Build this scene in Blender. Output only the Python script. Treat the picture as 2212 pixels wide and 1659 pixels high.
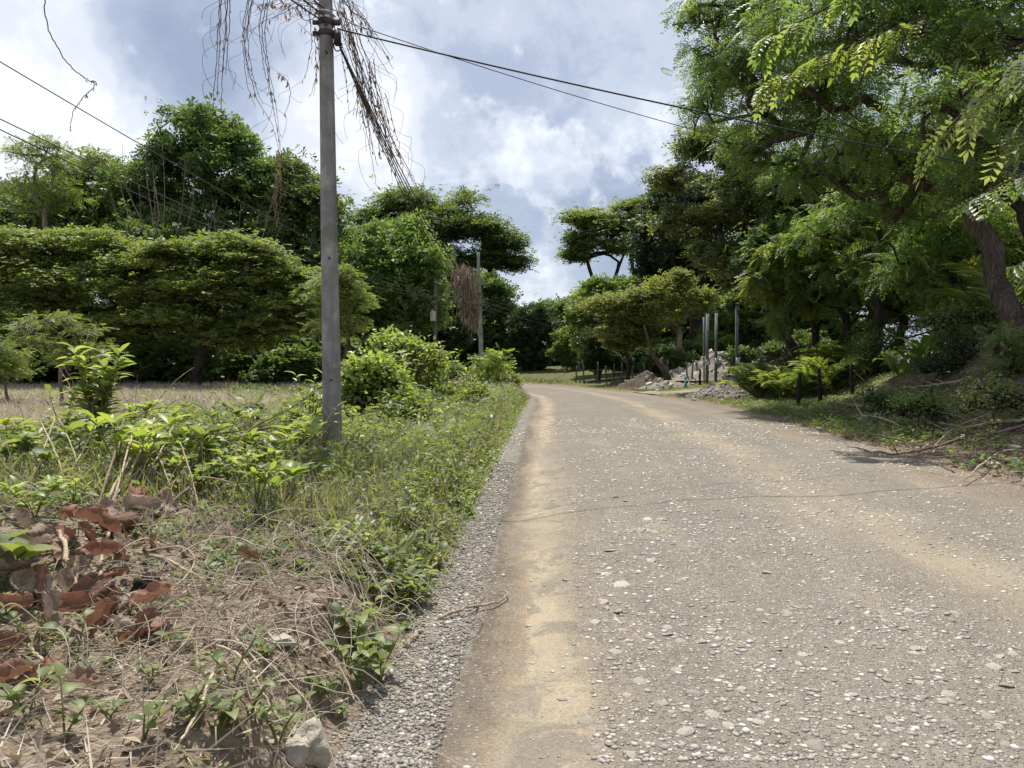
import bpy, math, numpy as np
from mathutils import Vector, Matrix, Quaternion

# ------------------------------------------------------------------ camera, sky, sun, exposure
sc = bpy.context.scene
for o in list(bpy.data.objects): bpy.data.objects.remove(o)
COL = sc.collection
F2 = 1670.0            # focal length in units of a 2212-wide picture
PITCH = math.radians(-1.9)
CAMZ = 1.6
cam = bpy.data.cameras.new('camera'); cam.sensor_width = 36; cam.lens = 36 * F2 / 2212
cam.clip_start = .05; cam.clip_end = 3000
camo = bpy.data.objects.new('camera', cam); COL.objects.link(camo)
camo.location = (0, 0, CAMZ); camo.rotation_euler = (math.pi / 2 + PITCH, 0, 0)
sc.camera = camo

SUN_DIR = Vector((-.07, .40, .91)).normalized()      # towards the sun
sun = bpy.data.lights.new('sun', 'SUN'); sun.energy = 4.7; sun.angle = math.radians(.6); sun.color = (1, .95, .86)
suno = bpy.data.objects.new('sun', sun); COL.objects.link(suno)
suno.rotation_euler = SUN_DIR.to_track_quat('Z', 'Y').to_euler(); suno.location = (-20, 20, 60)

sc.view_settings.view_transform = 'Standard'; sc.view_settings.look = 'None'
sc.view_settings.exposure = 0.42; sc.view_settings.gamma = 1.0
sc.cycles.max_bounces = 7; sc.cycles.diffuse_bounces = 4; sc.cycles.transmission_bounces = 5; sc.cycles.glossy_bounces = 2
sc.cycles.use_denoising = True
sc.cycles.sample_clamp_indirect = 4

def ray(u, v):
    """direction through the pixel (u, v) of a 2212 x 1659 frame"""
    a, b = (u - 1106) / F2, (829.5 - v) / F2
    c, s = math.cos(PITCH), math.sin(PITCH)
    return np.array([a, c - b * s, s + b * c])

def make_world():
    w = bpy.data.worlds.new('World'); sc.world = w; w.use_nodes = True
    nt = w.node_tree; nt.nodes.clear(); L = nt.links
    def N(t, **k):
        n = nt.nodes.new(t)
        for a, b in k.items(): setattr(n, a, b)
        return n
    def math_(op, a, b=None, c=None):
        n = N('ShaderNodeMath', operation=op)
        for i, q in enumerate((a, b, c)):
            if q is None: continue
            if isinstance(q, (int, float)): n.inputs[i].default_value = q
            else: L.new(q, n.inputs[i])
        return n.outputs[0]
    tc = N('ShaderNodeTexCoord'); d = tc.outputs['Generated']
    sep = N('ShaderNodeSeparateXYZ'); L.new(d, sep.inputs[0])
    zz = math_('ADD', math_('MAXIMUM', sep.outputs[2], 0.0), .16)
    cmb = N('ShaderNodeCombineXYZ')
    L.new(math_('DIVIDE', sep.outputs[0], zz), cmb.inputs[0]); L.new(math_('DIVIDE', sep.outputs[1], zz), cmb.inputs[1])
    def noise(vec, scale, detail, rough, dist=0.0, off=(0, 0, 0)):
        m = N('ShaderNodeMapping'); m.inputs['Location'].default_value = off
        L.new(vec, m.inputs[0])
        n = N('ShaderNodeTexNoise'); n.inputs['Scale'].default_value = scale; n.inputs['Detail'].default_value = detail
        n.inputs['Roughness'].default_value = rough; n.inputs['Distortion'].default_value = dist
        L.new(m.outputs[0], n.inputs['Vector']); return n.outputs[0]
    big = noise(cmb.outputs[0], .75, 9, .56, .35, (3.1, 1.7, 0))
    puff = noise(d, 8.5, 10, .60, .25, (1.3, .4, 2.2))
    wisp = noise(cmb.outputs[0], 2.2, 8, .62, .6, (7, 3, 1))
    f = math_('ADD', math_('MULTIPLY', big, .46), math_('ADD', math_('MULTIPLY', puff, .40), math_('MULTIPLY', wisp, .14)))
    # broad cloud banks and gaps of this sky (direction, radius, weight)
    def bank(u, v, r, a):
        nonlocal f
        dd = Vector(ray(u, v)).normalized()
        n = N('ShaderNodeVectorMath', operation='DISTANCE'); n.inputs[1].default_value = dd
        L.new(d, n.inputs[0])
        mr = N('ShaderNodeMapRange', interpolation_type='SMOOTHSTEP')
        mr.inputs['From Min'].default_value = 0; mr.inputs['From Max'].default_value = r
        mr.inputs['To Min'].default_value = a; mr.inputs['To Max'].default_value = 0
        L.new(n.outputs['Value'], mr.inputs[0]); f = math_('ADD', f, mr.outputs[0])
    for q in ((330, 190, .24, -.15), (470, 110, .14, -.06), (120, 300, .20, .13), (60, 60, .2, .10), (260, 330, .12, .08),
              (620, 60, .22, .10), (800, 330, .16, .08), (1180, 340, .16, .04), (1010, 230, .12, -.06), (1200, 210, .14, -.06), (1400, 250, .1, -.03),
              (1270, 480, .14, -.09), (1180, 585, .10, .12), (1300, 60, .25, .08), (900, 130, .15, .04)):
        bank(*q)
    soft = f; f = math_('MULTIPLY', noise(d, 13, 10, .60, .3, (4, 1, 2)), 1.0)      # heaped cumulus low over the road's end
    for q in ((1110, 315, .075, .13), (1165, 290, .06, .11), (1090, 375, .09, .12), (1170, 360, .09, .12), (1285, 330, .08, .15), (1330, 370, .08, .10), (1225, 390, .09, .10), (985, 390, .09, .10), (760, 395, .10, .14), (800, 340, .08, .10), (1180, 590, .07, .12), (250, 360, .12, .08)):
        bank(*q)
    heap_ = N('ShaderNodeMapRange', interpolation_type='SMOOTHSTEP'); heap_.inputs['From Min'].default_value = .58; heap_.inputs['From Max'].default_value = .74; L.new(f, heap_.inputs[0])
    lit = noise(d, 22, 8, .55, .1, (4, 1.02, 1.985)); f = soft
    ramp = N('ShaderNodeValToRGB'); cr = ramp.color_ramp; cr.interpolation = 'EASE'
    pts = ((.33, (.27, .32, .435)), (.455, (.36, .415, .53)), (.525, (.49, .54, .635)), (.59, (.66, .69, .75)), (.67, (.84, .855, .885)))
    cr.elements[0].position = pts[0][0]; cr.elements[0].color = pts[0][1] + (1,)
    cr.elements[1].position = pts[-1][0]; cr.elements[1].color = pts[-1][1] + (1,)
    for p, c in pts[1:-1]:
        e = cr.elements.new(p); e.color = c + (1,)
    L.new(f, ramp.inputs[0])
    sky = N('ShaderNodeTexSky', sky_type='NISHITA', sun_disc=False)
    sky.sun_elevation = math.asin(SUN_DIR.z); sky.sun_rotation = math.atan2(SUN_DIR.x, SUN_DIR.y)
    b1 = N('ShaderNodeBackground'); b1.inputs[1].default_value = .08; L.new(sky.outputs[0], b1.inputs[0])
    b2 = N('ShaderNodeBackground'); b2.inputs[1].default_value = 1.05; hc = N('ShaderNodeValToRGB'); hc.color_ramp.elements[0].position = .36; hc.color_ramp.elements[0].color = (.50, .55, .65, 1); hc.color_ramp.elements[1].position = .60; hc.color_ramp.elements[1].color = (.84, .86, .89, 1); L.new(lit, hc.inputs[0])
    mxc = N('ShaderNodeMix', data_type='RGBA'); L.new(math_('MULTIPLY', heap_.outputs[0], .75), mxc.inputs['Factor']); L.new(ramp.outputs[0], mxc.inputs['A']); L.new(hc.outputs[0], mxc.inputs['B']); L.new(mxc.outputs['Result'], b2.inputs[0])
    mx = N('ShaderNodeMixShader'); mx.inputs[0].default_value = .85
    L.new(b1.outputs[0], mx.inputs[1]); L.new(b2.outputs[0], mx.inputs[2])
    out = N('ShaderNodeOutputWorld'); L.new(mx.outputs[0], out.inputs[0])
make_world()

# ------------------------------------------------------------------ helpers
rng = np.random.default_rng(7)
R = math.radians

def link(o, parent=None):
    COL.objects.link(o)
    if parent is not None: o.parent = parent
    return o
def tag(o, label=None, cat=None, group=None, kind=None):
    if label: o['label'] = label
    if cat: o['category'] = cat
    if group: o['group'] = group
    if kind: o['kind'] = kind
    return o
def thing(name, label, cat, loc=(0, 0, 0), rotz=0, group=None):
    o = bpy.data.objects.new(name, None); o.empty_display_size = .2
    o.location = loc; o.rotation_euler = (0, 0, rotz)
    return tag(link(o), label, cat, group)
def mesh(name, v, faces, mat=None, smooth=False, attrs=None):
    """faces: int array (n,3|4) or a list of such arrays"""
    v = np.asarray(v, np.float32).reshape(-1, 3)
    if not isinstance(faces, list): faces = [faces]
    faces = [np.asarray(f, np.int32) for f in faces if len(f)]
    m = bpy.data.meshes.new(name)
    idx = np.concatenate([f.ravel() for f in faces]); tot = np.concatenate([np.full(len(f), f.shape[1], np.int32) for f in faces])
    start = np.concatenate(([0], np.cumsum(tot)[:-1])).astype(np.int32)
    m.vertices.add(len(v)); m.vertices.foreach_set('co', v.ravel())
    m.loops.add(len(idx)); m.loops.foreach_set('vertex_index', idx)
    m.polygons.add(len(tot)); m.polygons.foreach_set('loop_start', start); m.polygons.foreach_set('loop_total', tot)
    if smooth: m.polygons.foreach_set('use_smooth', np.ones(len(tot), bool))
    for k, a in (attrs or {}).items():
        at_ = m.attributes.new(k, 'FLOAT', 'POINT'); at_.data.foreach_set('value', np.asarray(a, np.float32).ravel())
    m.update(calc_edges=True)
    if mat: m.materials.append(mat)
    return m
def obj(name, me, parent=None, loc=None):
    o = bpy.data.objects.new(name, me)
    if loc is not None: o.location = loc
    return link(o, parent)

class MB:
    """collects shapes that become one mesh"""
    def __init__(s): s.v = []; s.f3 = []; s.f4 = []; s.r = []; s.n = 0
    def add(s, v, f3=None, f4=None, r=0.5):
        v = np.asarray(v, float).reshape(-1, 3)
        if f3 is not None and len(f3): s.f3.append(np.asarray(f3) + s.n)
        if f4 is not None and len(f4): s.f4.append(np.asarray(f4) + s.n)
        s.v.append(v); s.r.append(np.full(len(v), r) if np.isscalar(r) else np.asarray(r)); s.n += len(v)
    def box(s, c, d, rot=None):
        p = np.array([[x, y, z] for x in (-1, 1) for y in (-1, 1) for z in (-1, 1)]) * np.array(d) / 2
        if rot is not None: p = p @ np.array(rot).T
        s.add(p + np.array(c), f4=[[0, 1, 3, 2], [4, 6, 7, 5], [0, 4, 5, 1], [2, 3, 7, 6], [0, 2, 6, 4], [1, 5, 7, 3]])
    def tube(s, pts, rad, k=6, r=0.5, cap=True):
        pts = np.asarray(pts, float); n = len(pts)
        rad = np.full(n, rad) if np.isscalar(rad) else np.asarray(rad)
        t = np.gradient(pts, axis=0); t /= np.linalg.norm(t, axis=1)[:, None] + 1e-9
        ref = np.array([0, 0, 1.]) if abs(t[0][2]) < .9 else np.array([1., 0, 0])
        a = np.cross(t[0], ref); a /= np.linalg.norm(a); vs = []
        ang = np.arange(k) / k * 2 * math.pi
        for i in range(n):
            a = a - t[i] * a.dot(t[i]); a /= np.linalg.norm(a) + 1e-9
            b = np.cross(t[i], a)
            vs.append(pts[i] + rad[i] * (np.cos(ang)[:, None] * a + np.sin(ang)[:, None] * b))
        q = np.array([[i * k + j, i * k + (j + 1) % k, (i + 1) * k + (j + 1) % k, (i + 1) * k + j] for i in range(n - 1) for j in range(k)])
        f3 = []
        if cap:
            f3 = [[0, j + 1, j] for j in range(1, k - 1)] + [[(n - 1) * k, (n - 1) * k + j, (n - 1) * k + j + 1] for j in range(1, k - 1)]
        s.add(np.concatenate(vs), f3=f3, f4=q, r=r)
    def mesh(s, name, mat, smooth=False):
        fs = []
        if s.f3: fs.append(np.concatenate(s.f3))
        if s.f4: fs.append(np.concatenate(s.f4))
        return mesh(name, np.concatenate(s.v), fs, mat, smooth, {'rnd': np.concatenate(s.r)})
    def build(s, name, mat, parent=None, smooth=False, loc=None): return obj(name, s.mesh(name, mat, smooth), parent, loc)

def hash2(i, j, seed):
    n = np.sin(i * 127.1 + j * 311.7 + seed * 74.7) * 43758.5453
    return n - np.floor(n)
def vnoise(x, y, seed=0):
    x = np.asarray(x, float); y = np.asarray(y, float)
    i, j = np.floor(x), np.floor(y); a, b = x - i, y - j
    a = a * a * (3 - 2 * a); b = b * b * (3 - 2 * b)
    return (hash2(i, j, seed) * (1 - a) + hash2(i + 1, j, seed) * a) * (1 - b) + (hash2(i, j + 1, seed) * (1 - a) + hash2(i + 1, j + 1, seed) * a) * b
def fbm(x, y, seed=0, o=3):
    s = 0; amp = .5
    for k in range(o):
        s = s + amp * vnoise(x * 2 ** k, y * 2 ** k, seed + k * 13); amp *= .5
    return s / (1 - .5 ** o)
def sstep(a, b, x):
    t = np.clip((np.asarray(x, float) - a) / (b - a), 0, 1); return t * t * (3 - 2 * t)

def spline(P, n):
    P = np.asarray(P, float); k = np.linspace(0, len(P) - 1, n); i = np.clip(k.astype(int), 0, len(P) - 2); t = (k - i)[:, None]
    g_ = lambda j: P[np.clip(j, 0, len(P) - 1)]
    a, b, c, d = g_(i - 1), g_(i), g_(i + 1), g_(i + 2)
    return .5 * (2 * b + (c - a) * t + (2 * a - 5 * b + 4 * c - d) * t * t + (3 * b - a - 3 * c + d) * t ** 3)

# ------------------------------------------------------------------ materials
def nodes(name):
    m = bpy.data.materials.new(name); m.use_nodes = True
    nt = m.node_tree; nt.nodes.clear(); return m, nt
class NT:
    def __init__(s, name):
        s.m, s.nt = nodes(name); s.L = s.nt.links
    def N(s, t, **k):
        n = s.nt.nodes.new(t)
        for a, b in k.items(): setattr(n, a, b)
        return n
    def put(s, sock, q):
        if hasattr(q, 'is_linked') or isinstance(q, bpy.types.NodeSocket): s.L.new(q, sock)
        else: sock.default_value = (tuple(q) + (1,) if isinstance(q, tuple) and len(q) == 3 and sock.type == 'RGBA' else q)
    def attr(s, name): return s.N('ShaderNodeAttribute', attribute_name=name).outputs['Fac']
    def pos(s): return s.N('ShaderNodeNewGeometry').outputs['Position']
    def oco(s): return s.N('ShaderNodeTexCoord').outputs['Object']
    def noise(s, scale, detail=4, rough=.55, vec=None, dist=0, out=0):
        n = s.N('ShaderNodeTexNoise'); n.inputs['Scale'].default_value = scale; n.inputs['Detail'].default_value = detail
        n.inputs['Roughness'].default_value = rough; n.inputs['Distortion'].default_value = dist
        if vec is not None: s.L.new(vec, n.inputs['Vector'])
        return n.outputs[out]
    def vor(s, scale, vec=None, feature='F1', out='Distance'):
        n = s.N('ShaderNodeTexVoronoi', feature=feature); n.inputs['Scale'].default_value = scale
        if vec is not None: s.L.new(vec, n.inputs['Vector'])
        return n.outputs[out]
    def ramp(s, fac, pts, interp='LINEAR'):
        n = s.N('ShaderNodeValToRGB'); cr = n.color_ramp; cr.interpolation = interp
        f = lambda c: tuple(c) + (1,) if not isinstance(c, (int, float)) else (c, c, c, 1)
        cr.elements[0].position = pts[0][0]; cr.elements[0].color = f(pts[0][1])
        cr.elements[1].position = pts[-1][0]; cr.elements[1].color = f(pts[-1][1])
        for p, c in pts[1:-1]: cr.elements.new(p).color = f(c)
        s.L.new(fac, n.inputs[0]); return n.outputs[0]
    def mix(s, fac, a, b, blend='MIX'):
        n = s.N('ShaderNodeMix', data_type='RGBA', blend_type=blend)
        s.put(n.inputs['Factor'], fac); s.put(n.inputs['A'], a); s.put(n.inputs['B'], b); return n.outputs['Result']
    def math(s, op, a, b=0.0, c=0.0):
        n = s.N('ShaderNodeMath', operation=op)
        for i, q in enumerate((a, b, c)): s.put(n.inputs[i], q)
        return n.outputs[0]
    def bump(s, h, strength=.5, dist=.02, nrm=None):
        n = s.N('ShaderNodeBump'); n.inputs['Strength'].default_value = strength; n.inputs['Distance'].default_value = dist
        s.L.new(h, n.inputs['Height'])
        if nrm is not None: s.L.new(nrm, n.inputs['Normal'])
        return n.outputs[0]
    def out(s, col, rough=.8, nrm=None, spec=.3, metal=0):
        p = s.N('ShaderNodeBsdfPrincipled'); s.put(p.inputs['Base Color'], col); s.put(p.inputs['Roughness'], rough)
        p.inputs['Specular IOR Level'].default_value = spec; p.inputs['Metallic'].default_value = metal
        if nrm is not None: s.L.new(nrm, p.inputs['Normal'])
        o = s.N('ShaderNodeOutputMaterial'); s.L.new(p.outputs[0], o.inputs[0]); return s.m

def leaf_mat(name, cols, trans=.4, rough=.42, spec=.5, glow=1.9, dry=False):
    """cols: dark to light leaf colours picked per leaf by its 'rnd' value; thin leaf that lets light through"""
    t = NT(name); r = t.attr('rnd')
    n = len(cols); c = t.ramp(r, [(i / (n - 1), cols[i]) for i in range(n)])
    p = t.N('ShaderNodeBsdfPrincipled'); t.L.new(c, p.inputs['Base Color']); p.inputs['Roughness'].default_value = rough
    p.inputs['Specular IOR Level'].default_value = spec
    tr = t.N('ShaderNodeBsdfTranslucent')
    tc = t.mix(1.0, c, (glow, glow * (.92 if dry else .98), glow * (.8 if dry else .45)), 'MULTIPLY'); t.L.new(tc, tr.inputs[0])
    mx = t.N('ShaderNodeMixShader'); mx.inputs[0].default_value = trans
    t.L.new(p.outputs[0], mx.inputs[1]); t.L.new(tr.outputs[0], mx.inputs[2])
    o = t.N('ShaderNodeOutputMaterial'); t.L.new(mx.outputs[0], o.inputs[0]); return t.m
M = {}
def lm(key, name, cols, k=1.0, **q):
    cols = [tuple(min(.8, k * (x * .81 + .19 * (c[0] * .3 + c[1] * .6 + c[2] * .1))) for x in c) for c in cols]; M[key] = leaf_mat(name, cols, **q)
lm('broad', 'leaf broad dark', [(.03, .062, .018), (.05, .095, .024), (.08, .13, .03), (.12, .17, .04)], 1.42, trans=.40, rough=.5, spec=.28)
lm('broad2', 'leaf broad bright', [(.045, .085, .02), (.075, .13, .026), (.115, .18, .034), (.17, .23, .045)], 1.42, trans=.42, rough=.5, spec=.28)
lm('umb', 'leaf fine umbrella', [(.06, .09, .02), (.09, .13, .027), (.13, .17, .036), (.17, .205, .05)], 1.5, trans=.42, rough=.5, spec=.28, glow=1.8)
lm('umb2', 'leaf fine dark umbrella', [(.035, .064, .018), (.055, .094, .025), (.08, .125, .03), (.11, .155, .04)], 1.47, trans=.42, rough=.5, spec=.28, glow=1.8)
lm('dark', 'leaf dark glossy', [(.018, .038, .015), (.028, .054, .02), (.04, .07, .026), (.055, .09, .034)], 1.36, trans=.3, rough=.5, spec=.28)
lm('yell', 'leaf yellowing', [(.085, .12, .022), (.125, .16, .03), (.17, .19, .036), (.24, .195, .04)], 1.25, trans=.45, rough=.55, spec=.3)
lm('feather', 'leaf feathery', [(.035, .066, .018), (.058, .10, .025), (.09, .145, .032), (.14, .19, .045)], 1.6, trans=.54, rough=.42, spec=.5, glow=2.0)
lm('olive', 'leaf olive small', [(.045, .062, .022), (.075, .10, .033), (.11, .135, .045), (.17, .175, .07)], 1.35, trans=.5, rough=.42, spec=.5)
lm('fresh', 'leaf fresh green', [(.085, .125, .024), (.13, .185, .032), (.185, .24, .042), (.25, .295, .06)], 1.1, trans=.52, rough=.42, spec=.5)
lm('lime', 'leaf lime', [(.14, .21, .03), (.19, .28, .035), (.25, .33, .045), (.33, .38, .07)], 1.1, trans=.48, rough=.42, spec=.5, glow=1.6)
lm('weed', 'leaf weed', [(.075, .11, .034), (.11, .16, .042), (.155, .205, .055), (.22, .26, .09)], 1.1, trans=.42, rough=.5, spec=.4)
lm('grass', 'grass blade', [(.09, .115, .045), (.135, .165, .06), (.19, .205, .085), (.30, .27, .17)], 1.1, trans=.42, rough=.5, spec=.35)
lm('straw', 'dry straw', [(.25, .195, .13), (.36, .29, .205), (.46, .39, .285), (.58, .51, .40)], 1.1, trans=.25, rough=.6, spec=.3, glow=1.2, dry=True)
lm('field', 'dry field grass', [(.33, .265, .21), (.40, .335, .27), (.46, .40, .325), (.41, .39, .28)], 1.1, trans=.35, rough=.6, spec=.2, glow=1.2, dry=True)
lm('litter', 'leaf litter', [(.11, .075, .05), (.19, .13, .09), (.29, .205, .14), (.42, .33, .22)], 1.1, trans=.15, rough=.6, spec=.3, glow=1.2, dry=True)
lm('hay', 'dead vine', [(.2, .12, .08), (.29, .18, .12), (.38, .25, .17), (.47, .35, .24)], 1.1, trans=.25, rough=.6, spec=.2, glow=1.2, dry=True)
lm('palm', 'palm frond', [(.07, .12, .025), (.11, .17, .03), (.16, .215, .038), (.26, .26, .055)], 1.1, trans=.46, rough=.4, spec=.5)

def bark(name, a, b, scale=9, bumpd=.03):
    t = NT(name); p = t.oco()
    mp = t.N('ShaderNodeMapping'); mp.inputs['Scale'].default_value = (1, 1, .18); t.L.new(p, mp.inputs[0])
    n = t.noise(scale, 7, .68, mp.outputs[0], .8); n2 = t.noise(1.7, 4, .6, p); wv = t.N('ShaderNodeVectorMath', operation='ADD'); t.L.new(mp.outputs[0], wv.inputs[0]); wn = t.N('ShaderNodeVectorMath', operation='SCALE'); t.L.new(t.noise(6, 4, .6, mp.outputs[0], 0, 1), wn.inputs[0]); wn.inputs['Scale'].default_value = .16; t.L.new(wn.outputs[0], wv.inputs[1]); v = t.vor(scale * 1.9, wv.outputs[0], 'DISTANCE_TO_EDGE')
    c = t.ramp(n, [(.3, a), (.7, b)]); c = t.mix(t.ramp(v, [(.0, .5), (.09, 0.0)]), c, tuple(x * .7 for x in a))
    c = t.mix(t.ramp(n2, [(.45, 0.0), (.7, .6)]), c, tuple(min(1, x * 1.35) for x in b))
    h = t.math('ADD', n, t.math('MULTIPLY', t.ramp(v, [(0, 0.0), (.2, 1.0)]), .7))
    return t.out(c, .92, t.bump(h, 1.0, bumpd), .12)
M['bark'] = bark('bark brown', (.045, .033, .025), (.15, .11, .085))
M['bark_dark'] = bark('bark dark', (.03, .024, .02), (.085, .066, .055))
M['bark_pale'] = bark('bark pale', (.14, .115, .09), (.34, .29, .235))
M['bark_red'] = bark('bark reddish', (.05, .038, .03), (.165, .125, .102), 7, .05)
M['stick'] = bark('dry stick', (.22, .165, .11), (.5, .41, .3), 12, .004)
M['twig'] = bark('dry twig', (.10, .075, .055), (.25, .19, .145), 12, .004)
M['hollow_shade'] = bark('hollow shade black', (.008, .007, .006), (.035, .03, .026), 12, .01)  # near-black colour that stands in for shade in a hollow
M['stem'] = bark('green stem', (.10, .11, .04), (.22, .2, .09), 14, .002)

def m_concrete():
    t = NT('pole concrete'); p = t.oco()
    mp = t.N('ShaderNodeMapping'); mp.inputs['Scale'].default_value = (1, 1, .12); t.L.new(p, mp.inputs[0])
    a = t.noise(9, 6, .6, mp.outputs[0]); b = t.noise(2.2, 5, .6, p); c = t.noise(55, 4, .7, p)
    mp2 = t.N('ShaderNodeMapping'); mp2.inputs['Scale'].default_value = (3.0, 3.0, .9); t.L.new(p, mp2.inputs[0])
    blot = t.ramp(t.noise(2.0, 5, .6, mp2.outputs[0], .4), [(.52, 0.0), (.60, 1.0)])
    col = t.ramp(a, [(.30, (.17, .163, .153)), (.5, (.29, .28, .262)), (.70, (.42, .405, .375))])
    col = t.mix(t.math('MULTIPLY', blot, .6), col, (.47, .455, .42))
    col = t.mix(t.ramp(b, [(.40, .75), (.60, 0.0)]), col, (.10, .096, .09))
    col = t.mix(.25, col, t.ramp(c, [(.3, (.1, .1, .1)), (.7, (.4, .39, .37))]))
    return t.out(col, .88, t.bump(t.math('ADD', t.math('MULTIPLY', a, .5), t.math('MULTIPLY', c, .4)), .6, .008), .2)
M['concrete'] = m_concrete()
def plain(name, col, rough=.6, metal=0, var=.25, scale=8, spec=.4):
    t = NT(name); n = t.noise(scale, 5, .6, t.oco())
    c = t.mix(n, tuple(x * (1 - var) for x in col), tuple(min(1, x * (1 + var)) for x in col))
    return t.out(c, rough, t.bump(n, .2, .005), spec, metal)
M['steel'] = plain('galvanised steel', (.15, .168, .176), .6, 0, .25, 5)
M['cable'] = plain('cable black', (.016, .016, .017), .6)
M['vine_dark'] = plain('dry vine stem', (.075, .05, .035), .8)
M['vine_tan'] = plain('dry vine tan', (.26, .19, .12), .8)
M['porcelain'] = plain('insulator', (.62, .62, .6), .25)
M['tank'] = plain('transformer paint', (.52, .55, .57), .4)
M['pvc'] = plain('white pipe', (.75, .76, .74), .35); M['teal'] = plain('teal pipe', (.03, .33, .33), .35)
M['rust'] = plain('rusty clamp', (.06, .05, .045), .7)
M['wood_post'] = bark('post wood', (.018, .014, .012), (.055, .044, .038), 10, .01)
M['wood_pole'] = bark('weathered pole', (.09, .08, .07), (.2, .18, .16), 10, .01)

def m_rock(name, a, b, c):
    t = NT(name); p = t.oco(); n = t.noise(6, 8, .65, p, .3); k = t.noise(22, 5, .7, p); v = t.vor(14, p)
    col = t.mix(t.ramp(k, [(.4, 0.0), (.65, .7)]), t.ramp(n, [(.3, a), (.55, b), (.75, c)]), tuple(x * .75 for x in b))
    r = t.attr('rnd'); col = t.mix(1, col, t.ramp(r, [(0, (.72, .70, .67)), (1, (1.1, 1.08, 1.05))]), 'MULTIPLY')
    return t.out(col, .9, t.bump(t.math('ADD', n, t.math('MULTIPLY', k, .5)), .7, .03), .2)
M['rock'] = m_rock('limestone', (.40, .36, .30), (.58, .54, .47), (.7, .67, .6))
M['stone'] = m_rock('road stone', (.42, .385, .33), (.60, .56, .49), (.72, .69, .62))
def m_gravel():
    t = NT('gravel'); r = t.attr('rnd')
    c = t.ramp(r, [(0, (.17, .152, .13)), (.35, (.28, .255, .22)), (.75, (.42, .385, .33)), (1, (.62, .58, .51))])
    return t.out(c, .9, None, .2)
M['gravel'] = m_gravel()
def m_deadleaf():
    t = NT('dead teak leaf'); uvx = t.attr('lx'); uvy = t.attr('ly'); p = t.oco()
    r = t.N('ShaderNodeObjectInfo').outputs['Random']
    base = t.ramp(r, [(0, (.15, .085, .06)), (.25, (.28, .13, .08)), (.5, (.35, .175, .11)), (.72, (.28, .19, .14)), (1, (.42, .34, .28))])
    n = t.noise(9, 6, .6, p); base = t.mix(t.ramp(n, [(.4, 0.0), (.7, .55)]), base, (.11, .06, .042))
    # side veins run obliquely from the midrib
    w = t.math('SINE', t.math('MULTIPLY', t.math('SUBTRACT', uvx, t.math('MULTIPLY', t.math('ABSOLUTE', uvy), .7)), 62.0))
    vein = t.ramp(w, [(.80, 0.0), (1, 1.0)])
    mid = t.ramp(t.math('ABSOLUTE', uvy), [(.0, 1.0), (.035, 0.0)])
    k = t.math('MAXIMUM', vein, mid)
    col = t.mix(t.math('MULTIPLY', k, .35), base, (.38, .22, .15))
    p_ = t.N('ShaderNodeBsdfPrincipled'); t.L.new(col, p_.inputs['Base Color']); p_.inputs['Roughness'].default_value = .6
    p_.inputs['Specular IOR Level'].default_value = .3
    h = t.math('ADD', t.math('MULTIPLY', k, .8), n); t.L.new(t.bump(h, .6, .006), p_.inputs['Normal'])
    tr = t.N('ShaderNodeBsdfTranslucent'); t.L.new(col, tr.inputs[0])
    mx = t.N('ShaderNodeMixShader'); mx.inputs[0].default_value = .25
    t.L.new(p_.outputs[0], mx.inputs[1]); t.L.new(tr.outputs[0], mx.inputs[2])
    o = t.N('ShaderNodeOutputMaterial'); t.L.new(mx.outputs[0], o.inputs[0]); return t.m
M['deadleaf'] = m_deadleaf()

def m_ground():
    t = NT('ground'); p = t.pos()
    n1 = t.noise(1.1, 5, .6, p); n2 = t.noise(9, 6, .65, p); n3 = t.noise(60, 5, .7, p); v = t.vor(38, p); v2 = t.vor(90, p)
    soil = t.ramp(n2, [(.3, (.12, .09, .066)), (.5, (.21, .165, .122)), (.7, (.32, .26, .195))])
    soil = t.mix(t.ramp(v, [(.12, .8), (.24, 0.0)]), soil, t.ramp(n3, [(.35, (.16, .125, .09)), (.65, (.42, .36, .28))]))
    dry = t.ramp(n2, [(.3, (.30, .235, .175)), (.55, (.40, .325, .245)), (.75, (.46, .39, .29))])
    grass = t.ramp(n2, [(.3, (.08, .085, .04)), (.55, (.13, .14, .058)), (.8, (.22, .195, .11))])
    lit = t.ramp(n2, [(.3, (.09, .07, .052)), (.55, (.16, .12, .088)), (.75, (.26, .205, .15))])
    wig = t.math('MULTIPLY', t.math('SUBTRACT', n1, .5), .8)
    edge = lambda a: t.ramp(t.math('ADD', t.attr(a), wig), [(.3, 0.0), (.7, 1.0)])
    c = t.mix(edge('dry'), soil, dry); c = t.mix(edge('grass'), c, grass); c = t.mix(edge('litter'), c, lit)
    h = t.math('ADD', t.math('MULTIPLY', n3, .5), t.math('ADD', n2, t.math('MULTIPLY', v, -.8)))
    return t.out(c, .95, t.bump(h, .8, .03), .1)
M['ground'] = m_ground()

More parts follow.
